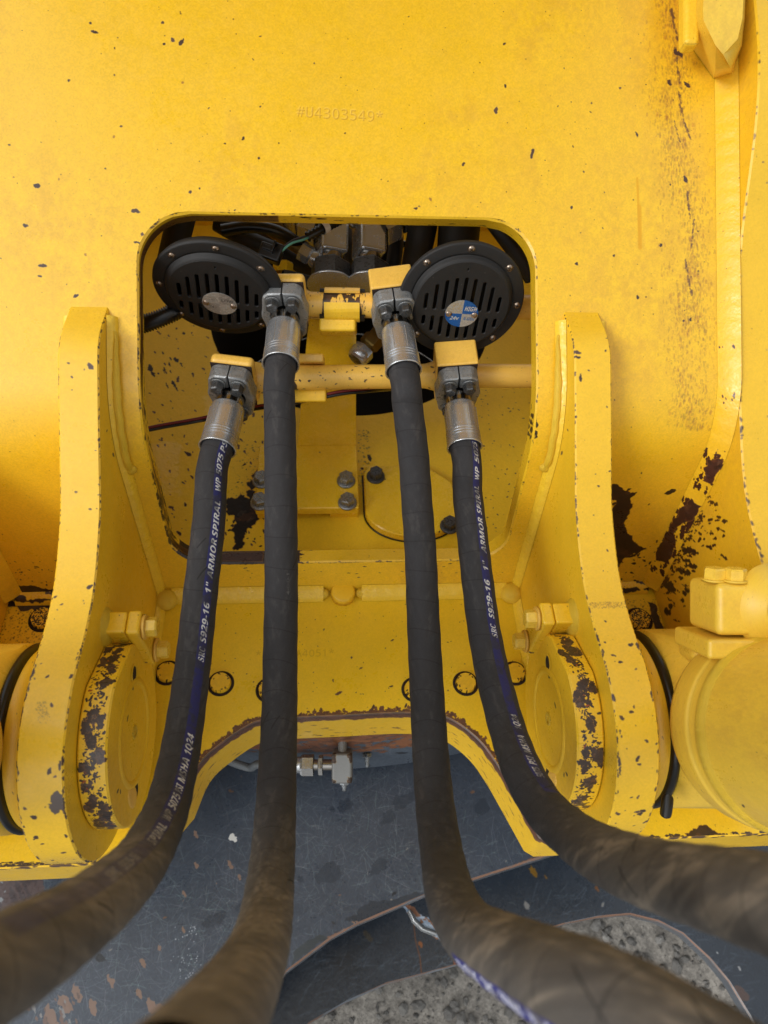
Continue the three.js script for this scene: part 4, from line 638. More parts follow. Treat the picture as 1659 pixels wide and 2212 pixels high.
// ------------------------------------------------------------------ the yellow pipes the hoses bolt to
function pipeRun(label, y, ids, ends, dOff) {
  const t = thing('hydraulic_pipe', label, 'hydraulic pipe', HOSE[ids[0]].o);
  const cs = ids.map((i) => { const { a, o } = HOSE[i], hh = (() => { const n = Fc.clone().negate(); return n.addScaledVector(a, -n.dot(a)).normalize(); })(), w = a.clone().cross(hh).negate(); const m = new THREE.Matrix4().makeBasis(w, a, hh);
    const len = { 1: 0.017, 2: 0.017, 3: 0.034, 4: 0.04 }[i]; return { o, len, c: o.clone().addScaledVector(a, i === 1 || i === 4 ? -0.02 : -0.014), m, a, hh, w }; });
  cs.forEach((q, k) => {
    part('pipe_block', [box(0.056, q.len, 0.082, q.o.clone().addScaledVector(q.a, -q.len / 2 - 0.0008), q.m, q.len < 0.02 ? 0.007 : 0.003), new THREE.SphereGeometry(0.0215, 28, 18).applyMatrix4(q.m).translate(q.c.x, q.c.y, q.c.z).translate(q.hh.x * -0.012, q.hh.y * -0.012, q.hh.z * -0.012)], M.pale, t);
    part('gasket', box(0.053, 0.0016, 0.078, q.o.clone().addScaledVector(q.a, -0.0002), q.m, 0.0005), M.rustBrown, t);
  });
  const [A, B] = cs.map((q) => q.c.clone().addScaledVector(q.hh, dOff)), ax = B.clone().sub(A).normalize(), r = 0.0166;
  const chipsC = (() => { const c = paintBase(1024, 256, 2600, { base: PALE, dust: 0.2, streak: 0 }); for (const p of label.includes('upper') ? [[[300, 40], [700, 60], [720, 110], [500, 100], [330, 150], [280, 210], [240, 190], [290, 110]], [[560, 120], [780, 100], [800, 190], [760, 220], [720, 150]]] : [[[120, 60], [190, 40], [215, 90], [190, 130], [230, 180], [215, 240], [180, 220], [130, 150]]]) for (let q = 0; q < 1; q++) patch(c.x, p, 'rgb(58,44,34)', 0.45, 46); for (let i = 0; i < 120; i++) chip(c.x, rnd() * 1024, rnd() * 256, rr(1, 6), 1.8, rr(-0.4, 0.4), 'rgb(66,52,40)'); return tex(c.c); })();
  const s0 = A.clone().addScaledVector(ax, 0.02), s1 = B.clone().addScaledVector(ax, -0.02), g = tube(new THREE.LineCurve3(s0, s1), (u) => r * (1 + 0.32 * (1 - smooth(0, 0.12, u)) + 0.32 * smooth(0.9, 1, u)), 60, 36, Fc.clone().negate(), false);
  part('pipe', g, paintMat(chipsC, { rep: [10, 4] }), t);
  const dR = V(1, 0, 0);
  if (ends.right) part('pipe', cyl(r, r, B.clone().addScaledVector(dR, 0.02), B.clone().addScaledVector(dR, 0.3), 36), M.pale, t);
  if (ends.left) part('pipe', cyl(r, r, A.clone().addScaledVector(dR, -0.02), A.clone().addScaledVector(dR, -0.3), 36), M.pale, t);
  return { A, B, ax, cs };
}
const PU = pipeRun('upper yellow cross pipe with scraped paint between the two horns', 0, [2, 3], { right: 1 }, -0.012);
const PL = pipeRun('lower yellow cross pipe running behind the two middle hoses', 1, [1, 4], { right: 1 }, -0.012);

// ------------------------------------------------------------------ bracket that carries the pipes, bolted to the inner floor
{
  const t = thing('pipe_bracket', 'yellow upright pipe bracket bolted to the floor inside the opening', 'bracket', onY(665, 1110, 0.03));
  const Y0 = 0.02, TH = 0.018, yT = Y0 + TH, c0 = onY(553, 1111, Y0), c1 = onY(776, 1111, Y0), zf = c1.z, zb = onY(770, 960, yT).z, x0 = c0.x, x1 = c1.x;
  part('base_plate', box(x1 - x0, TH, zf - zb, V((x0 + x1) / 2, Y0 + TH / 2, (zf + zb) / 2), null, 0.003), M.oily, t);
  for (const x of [x0 + 0.024, x1 - 0.024]) part('foot', box(0.046, Y0 + 0.004, zf - zb - 0.012, V(x, (Y0 + 0.004) / 2 - 0.001, (zf + zb) / 2 - 0.002), null, 0.001), M.oily, t);
  const mid = (PU.A.clone().add(PU.B)).multiplyScalar(0.5), sx0 = onPlane(650, 800, V(0, 0, 1), V(0, 0, zb)).x;
  // the stem leans back and up from the rear of the base to the upper pipe
  const topC = at(720, 690, (mid.clone().sub(CAM)).dot(Fc) + 0.02), lo = V(0, yT, zb + 0.002);
  const hi = V(0, topC.y, topC.z), sd = hi.clone().sub(lo).normalize(), sn = V(1, 0, 0).cross(sd); if (sn.z < 0) sn.negate();
  const xr = x1 - 0.002, xlB = onPlane(642, 950, sn, lo).x, xlT = onPlane(668, 690, sn, lo).x, xrT = onPlane(770, 690, sn, lo).x;
  const q = [[xlB, lo], [xr, lo], [xrT, hi], [xlT, hi]].map(([x, p]) => V(x, p.y, p.z));
  const back = q.map((p) => p.clone().addScaledVector(sn, -0.014));
  part('stem', loft([back, q], true, 0.2), M.oily, t);
  const tab = box(0.05, 0.014, 0.02, V(0, 0, 0)); 
  const bx = at(731, 705, (hi.clone().sub(CAM)).dot(Fc) - 0.012), bm = new THREE.Matrix4().makeBasis(Rc, Uc, Fc.clone().negate());
  part('saddle', box(0.05, 0.02, 0.03, bx, bm, 0.004), M.yellow, t);
  // strap over the pipe: a curved sheet in front and the folded end above it
  const e = [], R1 = 0.0186, cM = PU.A.clone().lerp(PU.B, 0.52), axp = PU.ax, n1 = Fc.clone().negate().addScaledVector(axp, Fc.dot(axp)).normalize(), u1 = n1.clone().cross(axp);
  if (u1.dot(Uc) < 0) u1.negate();
  const strap = (aa, bb, W, r1) => { const ps = [], ix = [], N = 16; for (let i = 0; i <= N; i++) { const a = lerp(aa, bb, i / N) * D2R; for (const [x, rad] of [[-W, r1], [W, r1], [W, r1 + 0.004], [-W, r1 + 0.004]]) { const p = cM.clone().addScaledVector(axp, x).addScaledVector(n1, Math.cos(a) * rad).addScaledVector(u1, Math.sin(a) * rad); ps.push(p.x, p.y, p.z); } } for (let i = 0; i < N; i++) for (let j = 0; j < 4; j++) { const k = (j + 1) % 4; ix.push(i * 4 + j, i * 4 + 4 + j, i * 4 + k, i * 4 + k, i * 4 + 4 + j, i * 4 + 4 + k); } ix.push(0, 1, 2, 0, 2, 3, N * 4, N * 4 + 2, N * 4 + 1, N * 4, N * 4 + 3, N * 4 + 2); return geoOf(ps, null, ix, 0.5); };
  part('strap', strap(-95, -8, 0.0235, R1), M.yellow, t);
  part('strap', strap(38, 120, 0.0235, R1), M.pale, t);
  part('strap_liner', strap(-100, -60, 0.03, 0.0172), M.rubber, t);
  part('strap_liner', strap(55, 100, 0.03, 0.0172), M.rubber, t);
  // the clamp of the lower pipe behind the second hose
  const cl = PL.A.clone().lerp(PL.B, 0.31); part('clamp', box(0.05, 0.05, 0.012, cl.clone().addScaledVector(Uc, -0.006).addScaledVector(Fc, 0.016), bm, 0.003), M.yellow, t);
  part('clamp', box(0.046, 0.012, 0.03, cl.clone().addScaledVector(Uc, 0.024), bm, 0.003), M.pale, t);
  const up = V(0, 1, 0);
  for (const [px, py] of [[748, 1034], [751, 1081], [566, 1034], [562, 1081]]) { const o = onY(px, py + 6, yT), b = part('bolt', hexGeo(0.0215, 0.0125, o.clone().add(V(0, 0.0042, 0)), up, V(rr(-1, 1), 0, 1)), M.bolt, t); part('washer', lathe([[0.001, 0], [0.0152, 0], [0.0152, 0.0022], [0.0125, 0.0042], [0.001, 0.0042]], o.clone().add(V(0, 0.0004, 0)), up, 32), M.bolt, b); }
}
{ // round cover on the inner floor
  const a = onY(795, 1065, 0.012), b = onY(985, 1090, 0.012), m = onY(890, 1163, 0.012);
  const t = thing('cover_plate', 'flat yellow cover plate with rounded end bolted to the floor inside the opening', 'cover plate', V((a.x + b.x) / 2, 0, a.z));
  const zt = onY(850, 1012, 0.012).z, zbm = m.z, cx = (a.x + b.x) / 2, hw = (b.x - a.x) / 2 + 0.006, out = [];
  const rr2 = hw * 0.98; for (let i = 0; i <= 30; i++) { const q = i / 30 * Math.PI; out.push([cx + hw * Math.cos(q) , zbm - rr2 * 0.72 + rr2 * 0.72 * Math.sin(q)]); }
  out.push([cx - hw, zt + 0.012], [cx - hw + 0.012, zt], [cx + hw - 0.05, zt], [cx + hw - 0.01, zt + 0.035]);
  const p = prism(out, 0.018, 0.002, (x, z, c) => V(x, 0.001 + c, z)); part('plate', [p.strip, p.cap0, p.cap1], M.oily, t);
  const sl = out.map(([x, z]) => [cx + (x - cx) * 1.03, zbm - 0.05 + (z - zbm + 0.05) * 1.03]), s = prism(sl, 0.003, 0.0005, (x, z, c) => V(x, 0.0006 + c, z)); part('seal', [s.strip, s.cap1], M.gloss, t);
  for (const [px, py] of [[812, 1027], [971, 1134]]) { const o = onY(px, py + 3, 0.0192), bo = part('bolt', hexGeo(0.0205, 0.0135, o.clone().add(V(0, 0.004, 0)), V(0, 1, 0), V(rr(-1, 1), 0, 1)), M.boltDark, t); part('washer', lathe([[0.001, 0], [0.0155, 0], [0.0155, 0.002], [0.0125, 0.004], [0.001, 0.004]], o, V(0, 1, 0), 32), M.boltDark, bo); }
}

// ------------------------------------------------------------------ two disc horns
function horn(label, px, py, d, R, tilt, minor, topPx, plateDraw) {
  const c = at(px, py, d), m = Math.hypot(...minor), vr = ray(px, py).normalize(), mv = V(0, 0, 0).addScaledVector(Rc, minor[0] / m).addScaledVector(Uc, -minor[1] / m); mv.addScaledVector(vr, -mv.dot(vr)).normalize(); const n = vr.clone().negate().multiplyScalar(Math.cos(tilt)).addScaledVector(mv, Math.sin(tilt)).normalize();
  let up = onPlane(topPx[0], topPx[1], n, c).sub(c).normalize(); const rt = up.clone().cross(n).normalize();
  const t = thing('horn', label, 'horn', c), Mx = new THREE.Matrix4().makeBasis(rt, up, n).setPosition(c), W = (g) => { g.applyMatrix4(Mx); return g; };
  const black = M.hornBlack;
  part('rim_ring', W(new THREE.LatheGeometry([[0.80, -0.004], [0.80, 0.0016], [0.84, 0.001], [0.97, 0.001], [0.995, -0.001], [1.0, -0.004], [0.985, -0.007], [0.8, -0.009]].map(([r, y]) => new THREE.Vector2(r * R, y)), 96).rotateX(Math.PI / 2)), black, t);
  // dished grille with two rows of slots
  const sh = new THREE.Shape(); sh.absarc(0, 0, 0.74 * R, 0, Math.PI * 2);
  const slot = (x, y0, y1, w) => { const h = new THREE.Path(); h.moveTo(x - w, y0 + w); h.absarc(x, y0 + w, w, Math.PI, 2 * Math.PI, false); h.lineTo(x + w, y1 - w); h.absarc(x, y1 - w, w, 0, Math.PI, false); h.lineTo(x - w, y0 + w); sh.holes.push(h); };
  for (let k = -4; k <= 4; k++) { const x = k * 0.145 * R, q = Math.abs(k), top = [0.49, 0.475, 0.43, 0.35, 0.19][q] * R, bot = [-0.62, -0.61, -0.57, -0.5, -0.38][q] * R; slot(x, -0.1 * R, top, 0.036 * R); slot(x, bot, -0.2 * R, 0.036 * R); }
  const hole = new THREE.Path(); hole.absellipse(-0.01 * R, 0.62 * R, 0.018 * R, 0.03 * R, 0, Math.PI * 2); sh.holes.push(hole);
  const g = new THREE.ExtrudeGeometry(sh, { depth: 0.0022, bevelEnabled: true, bevelThickness: 0.0006, bevelSize: 0.0006, bevelSegments: 1, curveSegments: 20 }); g.translate(0, 0, 0.0062); boxUV(g, 1);
  part('grille', [W(g), W(new THREE.LatheGeometry([[0.735, 0.0088], [0.765, 0.0082], [0.79, 0.005], [0.81, 0.0014], [0.83, 0.0008]].map(([r, y]) => new THREE.Vector2(r * R, y)), 96).rotateX(Math.PI / 2).translate(0, 0, 0))], black, t);
  part('diaphragm', W(new THREE.LatheGeometry([[0.0005, -0.006], [0.2 * R, -0.006], [0.22 * R, -0.008], [0.55 * R, -0.008], [0.57 * R, -0.003], [0.6 * R, -0.008], [0.8 * R, -0.008]].map(([r, y]) => new THREE.Vector2(r, y)), 64).rotateX(Math.PI / 2)), M.gloss, t);
  part('housing', W(new THREE.LatheGeometry([[0.97 * R, -0.006], [0.96 * R, -0.012], [0.6 * R, -0.02], [0.55 * R, -0.045], [0.0005, -0.045]].map(([r, y]) => new THREE.Vector2(r, y)), 64).rotateX(Math.PI / 2)), black, t);
  for (let k = 0; k < 8; k++) { const a = k / 8 * 6.283 + Math.PI / 2, o = V(Math.cos(a) * 0.9 * R, Math.sin(a) * 0.9 * R, 0.001); const s = part('screw', W(new THREE.LatheGeometry([[0.0001, 0.0022], [0.0022, 0.0019], [0.0034, 0.0009], [0.0038, 0], [0.0052, 0]].map(([r, y]) => new THREE.Vector2(r, y)), 20).rotateX(Math.PI / 2).translate(o.x, o.y, o.z)), M.screw, t);
    const b = rnd() * 3; part('cross_slot', [0, 1].map((q) => W(new THREE.BoxGeometry(0.0045, 0.0009, 0.0006).rotateZ(b + q * Math.PI / 2).translate(o.x, o.y, o.z + 0.0021))), M.gloss, s); }
  const lc = V(0.015 * R, -0.14 * R, 0.0094), lw = 0.265 * R, lh = 0.24 * R;
  const cv = canvas(512, 446), x = cv.getContext('2d'); plateDraw(x, 512, 446);
  const pg = new THREE.CylinderGeometry(1, 1, 0.0008, 48).rotateX(Math.PI / 2).scale(lw, lh, 1); for (let i = 0, u = pg.attributes.uv, p = pg.attributes.position; i < u.count; i++) u.setXY(i, 0.5 + p.getX(i) / lw / 2, 0.5 + p.getY(i) / lh / 2); pg.translate(lc.x, lc.y, lc.z);
  const lab = part('name_plate', W(pg), new THREE.MeshStandardMaterial({ map: tex(cv), metalness: 0.45, roughness: 0.42, roughnessMap: tex(brushC, false, [1, 1]) }), t);
  for (const s of [-1, 1]) part('rivet', W(new THREE.SphereGeometry(0.0042, 16, 10).scale(1, 1, 0.55).translate(lc.x + s * lw * 0.78, lc.y - 0.05 * lh, lc.z + 0.0004)), M.screw, lab);
  return { c, n, up, rt, R };
}
{
  const c = canvas(512, 512), x = c.getContext('2d'), im = x.createImageData(512, 512); for (let i = 0; i < 512 * 512; i++) { const u = i % 512, v = (i / 512) | 0, n = fbm(u * 0.02, v * 0.02), k = 15 + 9 * n + 4 * vn(u, v); im.data[i * 4] = k; im.data[i * 4 + 1] = k; im.data[i * 4 + 2] = k + 1; im.data[i * 4 + 3] = 255; } x.putImageData(im, 0, 0);
  for (let i = 0; i < 60; i++) { x.fillStyle = 'rgba(150,140,125,0.5)'; x.beginPath(); x.ellipse(rnd() * 512, rnd() * 512, rr(0.6, 3), rr(0.4, 1.2), rnd() * 3, 0, 6.3); x.fill(); }
  M.hornBlack = new THREE.MeshStandardMaterial({ map: tex(c, true, [6, 6]), roughness: 0.62, bumpMap: tex(peel, false, [30, 30]), bumpScale: 0.0001 });
  M.screw = new THREE.MeshStandardMaterial({ color: 0x9a8a7c, metalness: 0.8, roughness: 0.45, roughnessMap: tex(brushC, false, [30, 30]) });
}
const silver = (x, w, h) => { x.fillStyle = 'rgb(176,174,168)'; x.fillRect(0, 0, w, h); for (let i = 0; i < 300; i++) { x.fillStyle = `rgba(${rnd() < 0.5 ? '120,116,108' : '205,204,200'},0.25)`; x.fillRect(rnd() * w, rnd() * h, rr(20, 140), 1.4); } };
const HL = horn('round black slotted horn at left with plain silver LOW plate', 474, 630, 0.912, 0.084, 50 * D2R, [-0.19, 0.98], [467, 548], (x, w, h) => {
  silver(x, w, h); x.fillStyle = 'rgba(120,118,114,0.35)'; x.fillRect(256, 0, 256, 223); x.fillRect(0, 223, 256, 223);
  x.textAlign = 'center'; x.fillStyle = 'rgba(84,82,80,0.85)'; x.font = 'bold 84px sans-serif'; x.fillText('LOW', 372, 172); x.strokeStyle = 'rgba(90,88,86,0.6)'; x.lineWidth = 6; x.beginPath(); x.ellipse(160, 142, 52, 36, 0, 0, 6.3); x.stroke(); x.font = 'bold 40px sans-serif'; x.fillText('LZI', 160, 157);
  x.fillStyle = 'rgba(84,82,80,0.75)'; x.font = 'bold italic 74px sans-serif'; x.fillText('24v', 150, 330); for (let i = 0; i < 500; i++) { x.fillStyle = 'rgba(190,188,182,0.35)'; x.fillRect(rnd() * w, rnd() * h, rr(2, 20), 2); } });
const HRi = horn('round black slotted horn at right with blue and white HIGH 24v plate', 997, 652, 0.918, 0.0815, 33 * D2R, [0.2, 0.98], [1016, 552], (x, w, h) => {
  silver(x, w, h); x.fillStyle = 'rgb(36,96,172)'; x.fillRect(262, 0, 250, 223); x.fillRect(0, 223, 262, 223); x.textAlign = 'center';
  x.fillStyle = 'rgb(214,214,206)'; x.font = 'bold italic 92px sans-serif'; x.save(); x.translate(380, 172); x.scale(0.82, 1.1); x.fillText('HIGH', 0, 0); x.restore(); x.font = 'bold italic 84px sans-serif'; x.fillText('24v', 150, 330);
  x.fillStyle = 'rgb(58,104,164)'; x.font = 'bold italic 70px sans-serif'; x.save(); x.translate(378, 330); x.scale(0.72, 1.1); x.fillText('N-600H', 0, 0); x.restore(); x.font = '22px sans-serif'; x.fillText('HORN', 360, 66);
  for (let i = 0; i < 240; i++) { x.fillStyle = 'rgba(178,150,96,0.4)'; x.beginPath(); x.arc(rr(20, 250) , rr(20, 210), rr(2, 9), 0, 6.3); x.fill(); } });

// ------------------------------------------------------------------ cables, conduits, plug and the fittings in the dark
{
  const t = thing('corrugated_conduit', 'black corrugated conduit entering below the left horn', 'conduit', at(330, 690, 0.95));
  part('conduit', tube(spline([at(290, 705, 0.95), at(330, 694, 0.95), at(372, 676, 0.955), at(410, 650, 0.97)]), (u) => 0.0112 + 0.0012 * Math.sin(u * 2 * Math.PI * 24), 260, 24, Fc.clone().negate()), M.gloss, t);
  const t2 = thing('cable', 'thin red and black cable pair crossing the inner floor behind the hoses', 'cable', at(440, 910, 1.0));
  const red = new THREE.MeshStandardMaterial({ color: 0x6e1414, roughness: 0.5 }), W = (o) => spline([[270, 940, 1.02], [330, 925, 1.04], [440, 905, 1.07], [520, 886, 1.04], [600, 874, 1.0], [680, 860, 0.985], [740, 848, 0.985], [800, 842, 1.0], [850, 838, 1.08]].map(([a, b, d]) => at(a, b + o, d - 0.002 * (o > 0 ? 0 : 1))));
  part('red_wire', tube(W(-3.2), 0.0021, 80, 10, Uc), red, t2); part('black_wire', tube(W(2.6), 0.0025, 80, 10, Uc), M.gloss, t2);
  const t3 = thing('connector_plug', 'black wiring plug with green wire at the left horn rim', 'connector', at(588, 547, 0.955));
  const pm = new THREE.Matrix4().makeBasis(Rc, Uc, Fc.clone().negate()).multiply(new THREE.Matrix4().makeRotationZ(-0.35));
  part('plug', [box(0.03, 0.021, 0.018, at(585, 548, 0.955), pm, 0.003), box(0.01, 0.014, 0.012, at(604, 540, 0.952), pm, 0.002)], M.gloss, t3);
  part('latch', [box(0.012, 0.006, 0.006, at(578, 535, 0.944), pm, 0.001), box(0.003, 0.016, 0.01, at(592, 534, 0.944), pm, 0.001)], M.gloss, t3);
  part('green_wire', tube(spline([at(606, 545, 0.95), at(630, 526, 0.95), at(655, 518, 0.955), at(672, 511, 0.96)]), 0.0016, 30, 8, Uc), new THREE.MeshStandardMaterial({ color: 0x4d8a78, roughness: 0.5 }), t3);
  part('dark_wire', tube(spline([at(606, 540, 0.95), at(632, 520, 0.952), at(652, 513, 0.957), at(672, 507, 0.96)]), 0.0016, 30, 8, Uc), new THREE.MeshStandardMaterial({ color: 0x2c2220, roughness: 0.5 }), t3);
  const t4 = thing('wiring_conduit', 'short ribbed black conduit with white tag at the top edge of the opening', 'conduit', at(690, 497, 0.965));
  part('sleeve', tube(spline([at(664, 512, 0.96), at(690, 498, 0.963), at(720, 482, 0.97), at(760, 462, 0.985)]), (u) => 0.0062 + 0.0011 * Math.sin(u * 2 * Math.PI * 15), 120, 18, Fc.clone().negate()), M.gloss, t4);
  part('tag', tube(spline([at(696, 494.5, 0.9635), at(707, 488.5, 0.967)]), 0.0081, 6, 18, Fc.clone().negate()), new THREE.MeshStandardMaterial({ color: 0xc9c4bb, roughness: 0.7 }), t4);

  const elbow = (label, px, py, d, k) => {
    const e = thing('elbow_fitting', label, 'pipe fitting', at(px, py, d)), o = at(px, py, d), u = Uc.clone().addScaledVector(Fc, 0.25).normalize(), r = Rc.clone().multiplyScalar(k).addScaledVector(Uc, 0.45).addScaledVector(Fc, 0.3).normalize();
    const L = (a, b) => o.clone().addScaledVector(u, a).addScaledVector(r, b);
    part('body', [box(0.042, 0.062, 0.042, L(0.006, 0), new THREE.Matrix4().makeBasis(Rc.clone().addScaledVector(Fc, 0.5).normalize(), u, Rc.clone().addScaledVector(Fc, 0.5).normalize().cross(u)), 0.006), hexGeo(0.046, 0.03, L(0.014, 0.018), r, Fc)], M.zinc, e);
    part('neck', cyl(0.0175, 0.0175, L(-0.022, 0), L(-0.042, 0), 28), M.steel, e);
    part('nut', hexGeo(0.052, 0.03, L(-0.066, 0), u, Rc.clone().addScaledVector(Fc, 0.3)), M.boltDark, e);
    part('washer', washer(0.034, 0.005, L(-0.072, 0), u), M.zinc, e);
    part('nut', hexGeo(0.044, 0.024, L(0.02, 0.05), r, Fc), M.zinc, e);
  };
  elbow('left of two silver elbow fittings in the dark above the pipe bracket', 716, 523, 1.05, -1);
  elbow('right of two silver elbow fittings, below the middle of the opening top', 798, 524, 1.05, 0.75);
  const bh = (name, label, pts, r, mat) => { const q = thing(name, label, name.replace(/_/g, ' '), at(...pts[0])); part(name.includes('hose') ? 'hose_body' : 'tube', tube(spline(pts.map((p) => at(...p))), r, 50, 22, Uc), mat, q); return q; };
  bh('inner_hose', 'thick black hose behind the opening, left of the right horn', [[925, 430, 1.06], [912, 500, 1.06], [900, 560, 1.09], [888, 640, 1.14]], 0.0215, M.rubber);
  bh('inner_hose', 'thick black hose directly above the right horn', [[1000, 430, 1.04], [992, 500, 1.05], [986, 580, 1.09], [980, 660, 1.16]], 0.031, M.rubber);
  bh('inner_hose', 'black hose rising behind the left horn near the left edge of the opening', [[400, 440, 1.02], [385, 500, 1.03], [374, 545, 1.05], [360, 600, 1.1]], 0.02, M.rubber);
  bh('inner_hose', 'dull black hose slanting above the rim of the left horn', [[470, 480, 1.08], [540, 520, 1.08], [610, 550, 1.1], [690, 590, 1.14]], 0.014, M.rubber);
  bh('inner_hose', 'slanting brown grimed hose under the top edge left of centre', [[470, 470, 1.16], [560, 500, 1.16], [640, 545, 1.2], [700, 580, 1.24]], 0.018, new THREE.MeshStandardMaterial({ color: 0x4a3a22, roughness: 0.6, map: null }));
  bh('inner_hose', 'grey hose with a pale end behind the upper pipe', [[610, 597, 1.04], [650, 606, 1.05], [690, 618, 1.06]], 0.0105, new THREE.MeshStandardMaterial({ color: 0x3c3c3e, roughness: 0.6 }));
  bh('steel_tube', 'short brassy steel tube near the left silver elbow', [[560, 470, 1.13], [610, 495, 1.13], [655, 530, 1.15], [690, 548, 1.17]], 0.012, M.brass);
  bh('inner_hose', 'black hose with printed grey label at the upper right corner of the opening', [[1060, 470, 0.99], [1090, 510, 0.99], [1118, 548, 1.0], [1150, 600, 1.02]], 0.012, new THREE.MeshStandardMaterial({ map: (() => { const c = canvas(512, 64), x = c.getContext('2d'); x.fillStyle = 'rgb(18,18,18)'; x.fillRect(0, 0, 512, 64); x.fillStyle = 'rgb(120,122,124)'; x.fillRect(30, 22, 260, 20); x.fillStyle = 'rgb(40,40,42)'; x.font = 'bold 19px sans-serif'; x.fillText('AEROQUIP', 120, 39); return tex(c); })(), roughness: 0.55 }));
  // a brassy swivel fitting beside the bracket
  const f = thing('swivel_fitting', 'brassy swivel hose fitting beside the bracket under the upper pipe', 'pipe fitting', at(800, 752, 1.03)), a = dirC(-0.62, -0.75, -0.2), o = at(815, 725, 1.03), Lf = (s) => o.clone().addScaledVector(a, s);
  part('body', cyl(0.012, 0.012, Lf(-0.02), Lf(0.05), 24), M.brass, f); part('nut', hexGeo(0.027, 0.016, Lf(0.006), a, Fc), M.brass, f); part('nut', hexGeo(0.029, 0.013, Lf(0.028), a, Rc), M.zinc, f); part('end', lathe([[0.001, 0.05], [0.013, 0.05], [0.016, 0.044], [0.016, 0.036], [0.011, 0.032]], o, a, 24), M.zinc, f);
  {
    const lf = thing('line_fitting', 'small silver cone fitting and nut left of the left elbow fitting', 'pipe fitting', at(672, 552, 1.04)), o2 = at(640, 534, 1.04), ax2 = dirC(0.82, -0.5, 0.1), L2 = (s) => o2.clone().addScaledVector(ax2, s);
    part('tube', cyl(0.0085, 0.0085, L2(-0.05), L2(0.01), 20), M.brass, lf); part('nut', hexGeo(0.024, 0.018, L2(0.008), ax2, Fc), M.zinc, lf); part('cone', lathe([[0.011, 0.026], [0.0135, 0.032], [0.0135, 0.042], [0.008, 0.05], [0.001, 0.05]], o2, ax2, 24), M.zinc, lf);
    bh('steel_tube', 'thin bent steel tube over the right silver elbow fitting', [[745, 470, 1.06], [770, 492, 1.07], [840, 500, 1.09], [890, 480, 1.1]], 0.006, M.steel);
    bh('steel_tube', 'thin dark tube behind the gap between the elbow fittings', [[752, 470, 1.1], [756, 530, 1.1], [748, 600, 1.12]], 0.007, M.boltDark);
    bh('inner_hose', 'thin black hose looping over the left horn towards the elbows', [[480, 498, 1.0], [540, 490, 1.0], [600, 500, 1.01], [660, 535, 1.05]], 0.0085, M.gloss);
    bh('inner_hose', 'black hose running down right of the right silver elbow', [[850, 460, 1.12], [856, 520, 1.12], [846, 600, 1.13]], 0.012, M.rubber);
  }
  // yellow plates that cross the dark space
  const y1 = thing('inner_plate', 'yellow painted plate between the black hoses behind the opening', 'steel plate', at(960, 560, 1.2));
  part('plate', loft([[[936, 430, 1.24], [975, 430, 1.24], [966, 620, 1.24], [918, 620, 1.24]].map((p) => at(...p)), [[936, 430, 1.22], [975, 430, 1.22], [966, 620, 1.22], [918, 620, 1.22]].map((p) => at(...p))], true, 0.2), M.oily, y1);
  const y2 = thing('inner_plate', 'slanted yellow plate right of the silver elbow fittings', 'steel plate', at(880, 560, 1.2));
  part('plate', loft([[[845, 560, 1.22], [905, 505, 1.26], [905, 640, 1.26], [845, 600, 1.22]].map((p) => at(...p)), [[845, 560, 1.2], [905, 505, 1.24], [905, 640, 1.24], [845, 600, 1.2]].map((p) => at(...p))], true, 0.2), M.oily, y2);
  const y3 = thing('inner_plate', 'brown grimed plate low in the dark left of the elbow fittings', 'steel plate', at(650, 580, 1.2));
  part('plate', loft([[[600, 575, 1.26], [690, 560, 1.26], [700, 590, 1.26], [600, 610, 1.26]].map((p) => at(...p)), [[600, 575, 1.24], [690, 560, 1.24], [700, 590, 1.24], [600, 610, 1.24]].map((p) => at(...p))], true, 0.2), M.oily, y3);
  const bb = part('bolt', hexGeo(0.026, 0.016, at(612, 590, 1.05), Uc, Fc), M.oily, y3);
}

// ------------------------------------------------------------------ below the frame: bearing ring, grease line, undercarriage, ground
const STEEL = [62, 72, 86];
function scratchTex(w, h, ppm, n, o = {}) {
  const c = canvas(w, h), x = c.getContext('2d'), im = x.createImageData(w, h), b = o.base || STEEL;
  for (let j = 0; j < h; j++) for (let i = 0; i < w; i++) { const X = i / ppm, Y = j / ppm, t = 0.86 + 0.28 * fbm(X * 6 + 40, Y * 6) + 0.1 * (vn(X * 400, Y * 400) - 0.5), p = (j * w + i) * 4; im.data[p] = b[0] * t; im.data[p + 1] = b[1] * t; im.data[p + 2] = b[2] * t; im.data[p + 3] = 255; }
  x.putImageData(im, 0, 0);
  for (let k = 0; k < n; k++) { const u = rnd() * w, v = rnd() * h, a = rnd() * 6.283, L = ppm * rr(0.004, 0.03) * (rnd() < 0.06 ? 2.2 : 1), dn = smooth(0.35, 0.65, fbm(u / ppm * 5, v / ppm * 5)); if (rnd() > 0.25 + dn) continue; x.strokeStyle = `rgba(${150 + rnd() * 40 | 0},${166 + rnd() * 40 | 0},186,${rr(0.06, 0.32)})`; x.lineWidth = rr(0.4, 0.9); x.beginPath(); x.moveTo(u, v); x.quadraticCurveTo(u + Math.cos(a) * L * 0.5 + rr(-5, 5), v + Math.sin(a) * L * 0.5 + rr(-5, 5), u + Math.cos(a) * L, v + Math.sin(a) * L); x.stroke(); }
  for (let k = 0; k < (o.flecks ?? 130); k++) { chip(x, rnd() * w, rnd() * h, rr(1, 5) * (rnd() < 0.15 ? 2 : 1), 1.5, rnd() * 3, ['rgb(112,92,82)', 'rgb(98,78,68)', 'rgb(110,110,110)', 'rgb(40,44,50)'][(rnd() * 4) | 0]); }
  return { c, x, ppm };
}
const steelMat = (map, rough = 0.5, rep = [6, 6]) => new THREE.MeshPhysicalMaterial({ map, roughness: rough, roughnessMap: tex(roughC, false, rep), bumpMap: tex(peel, false, rep), bumpScale: 0.0002, clearcoat: 0.2, clearcoatRoughness: 0.3 });
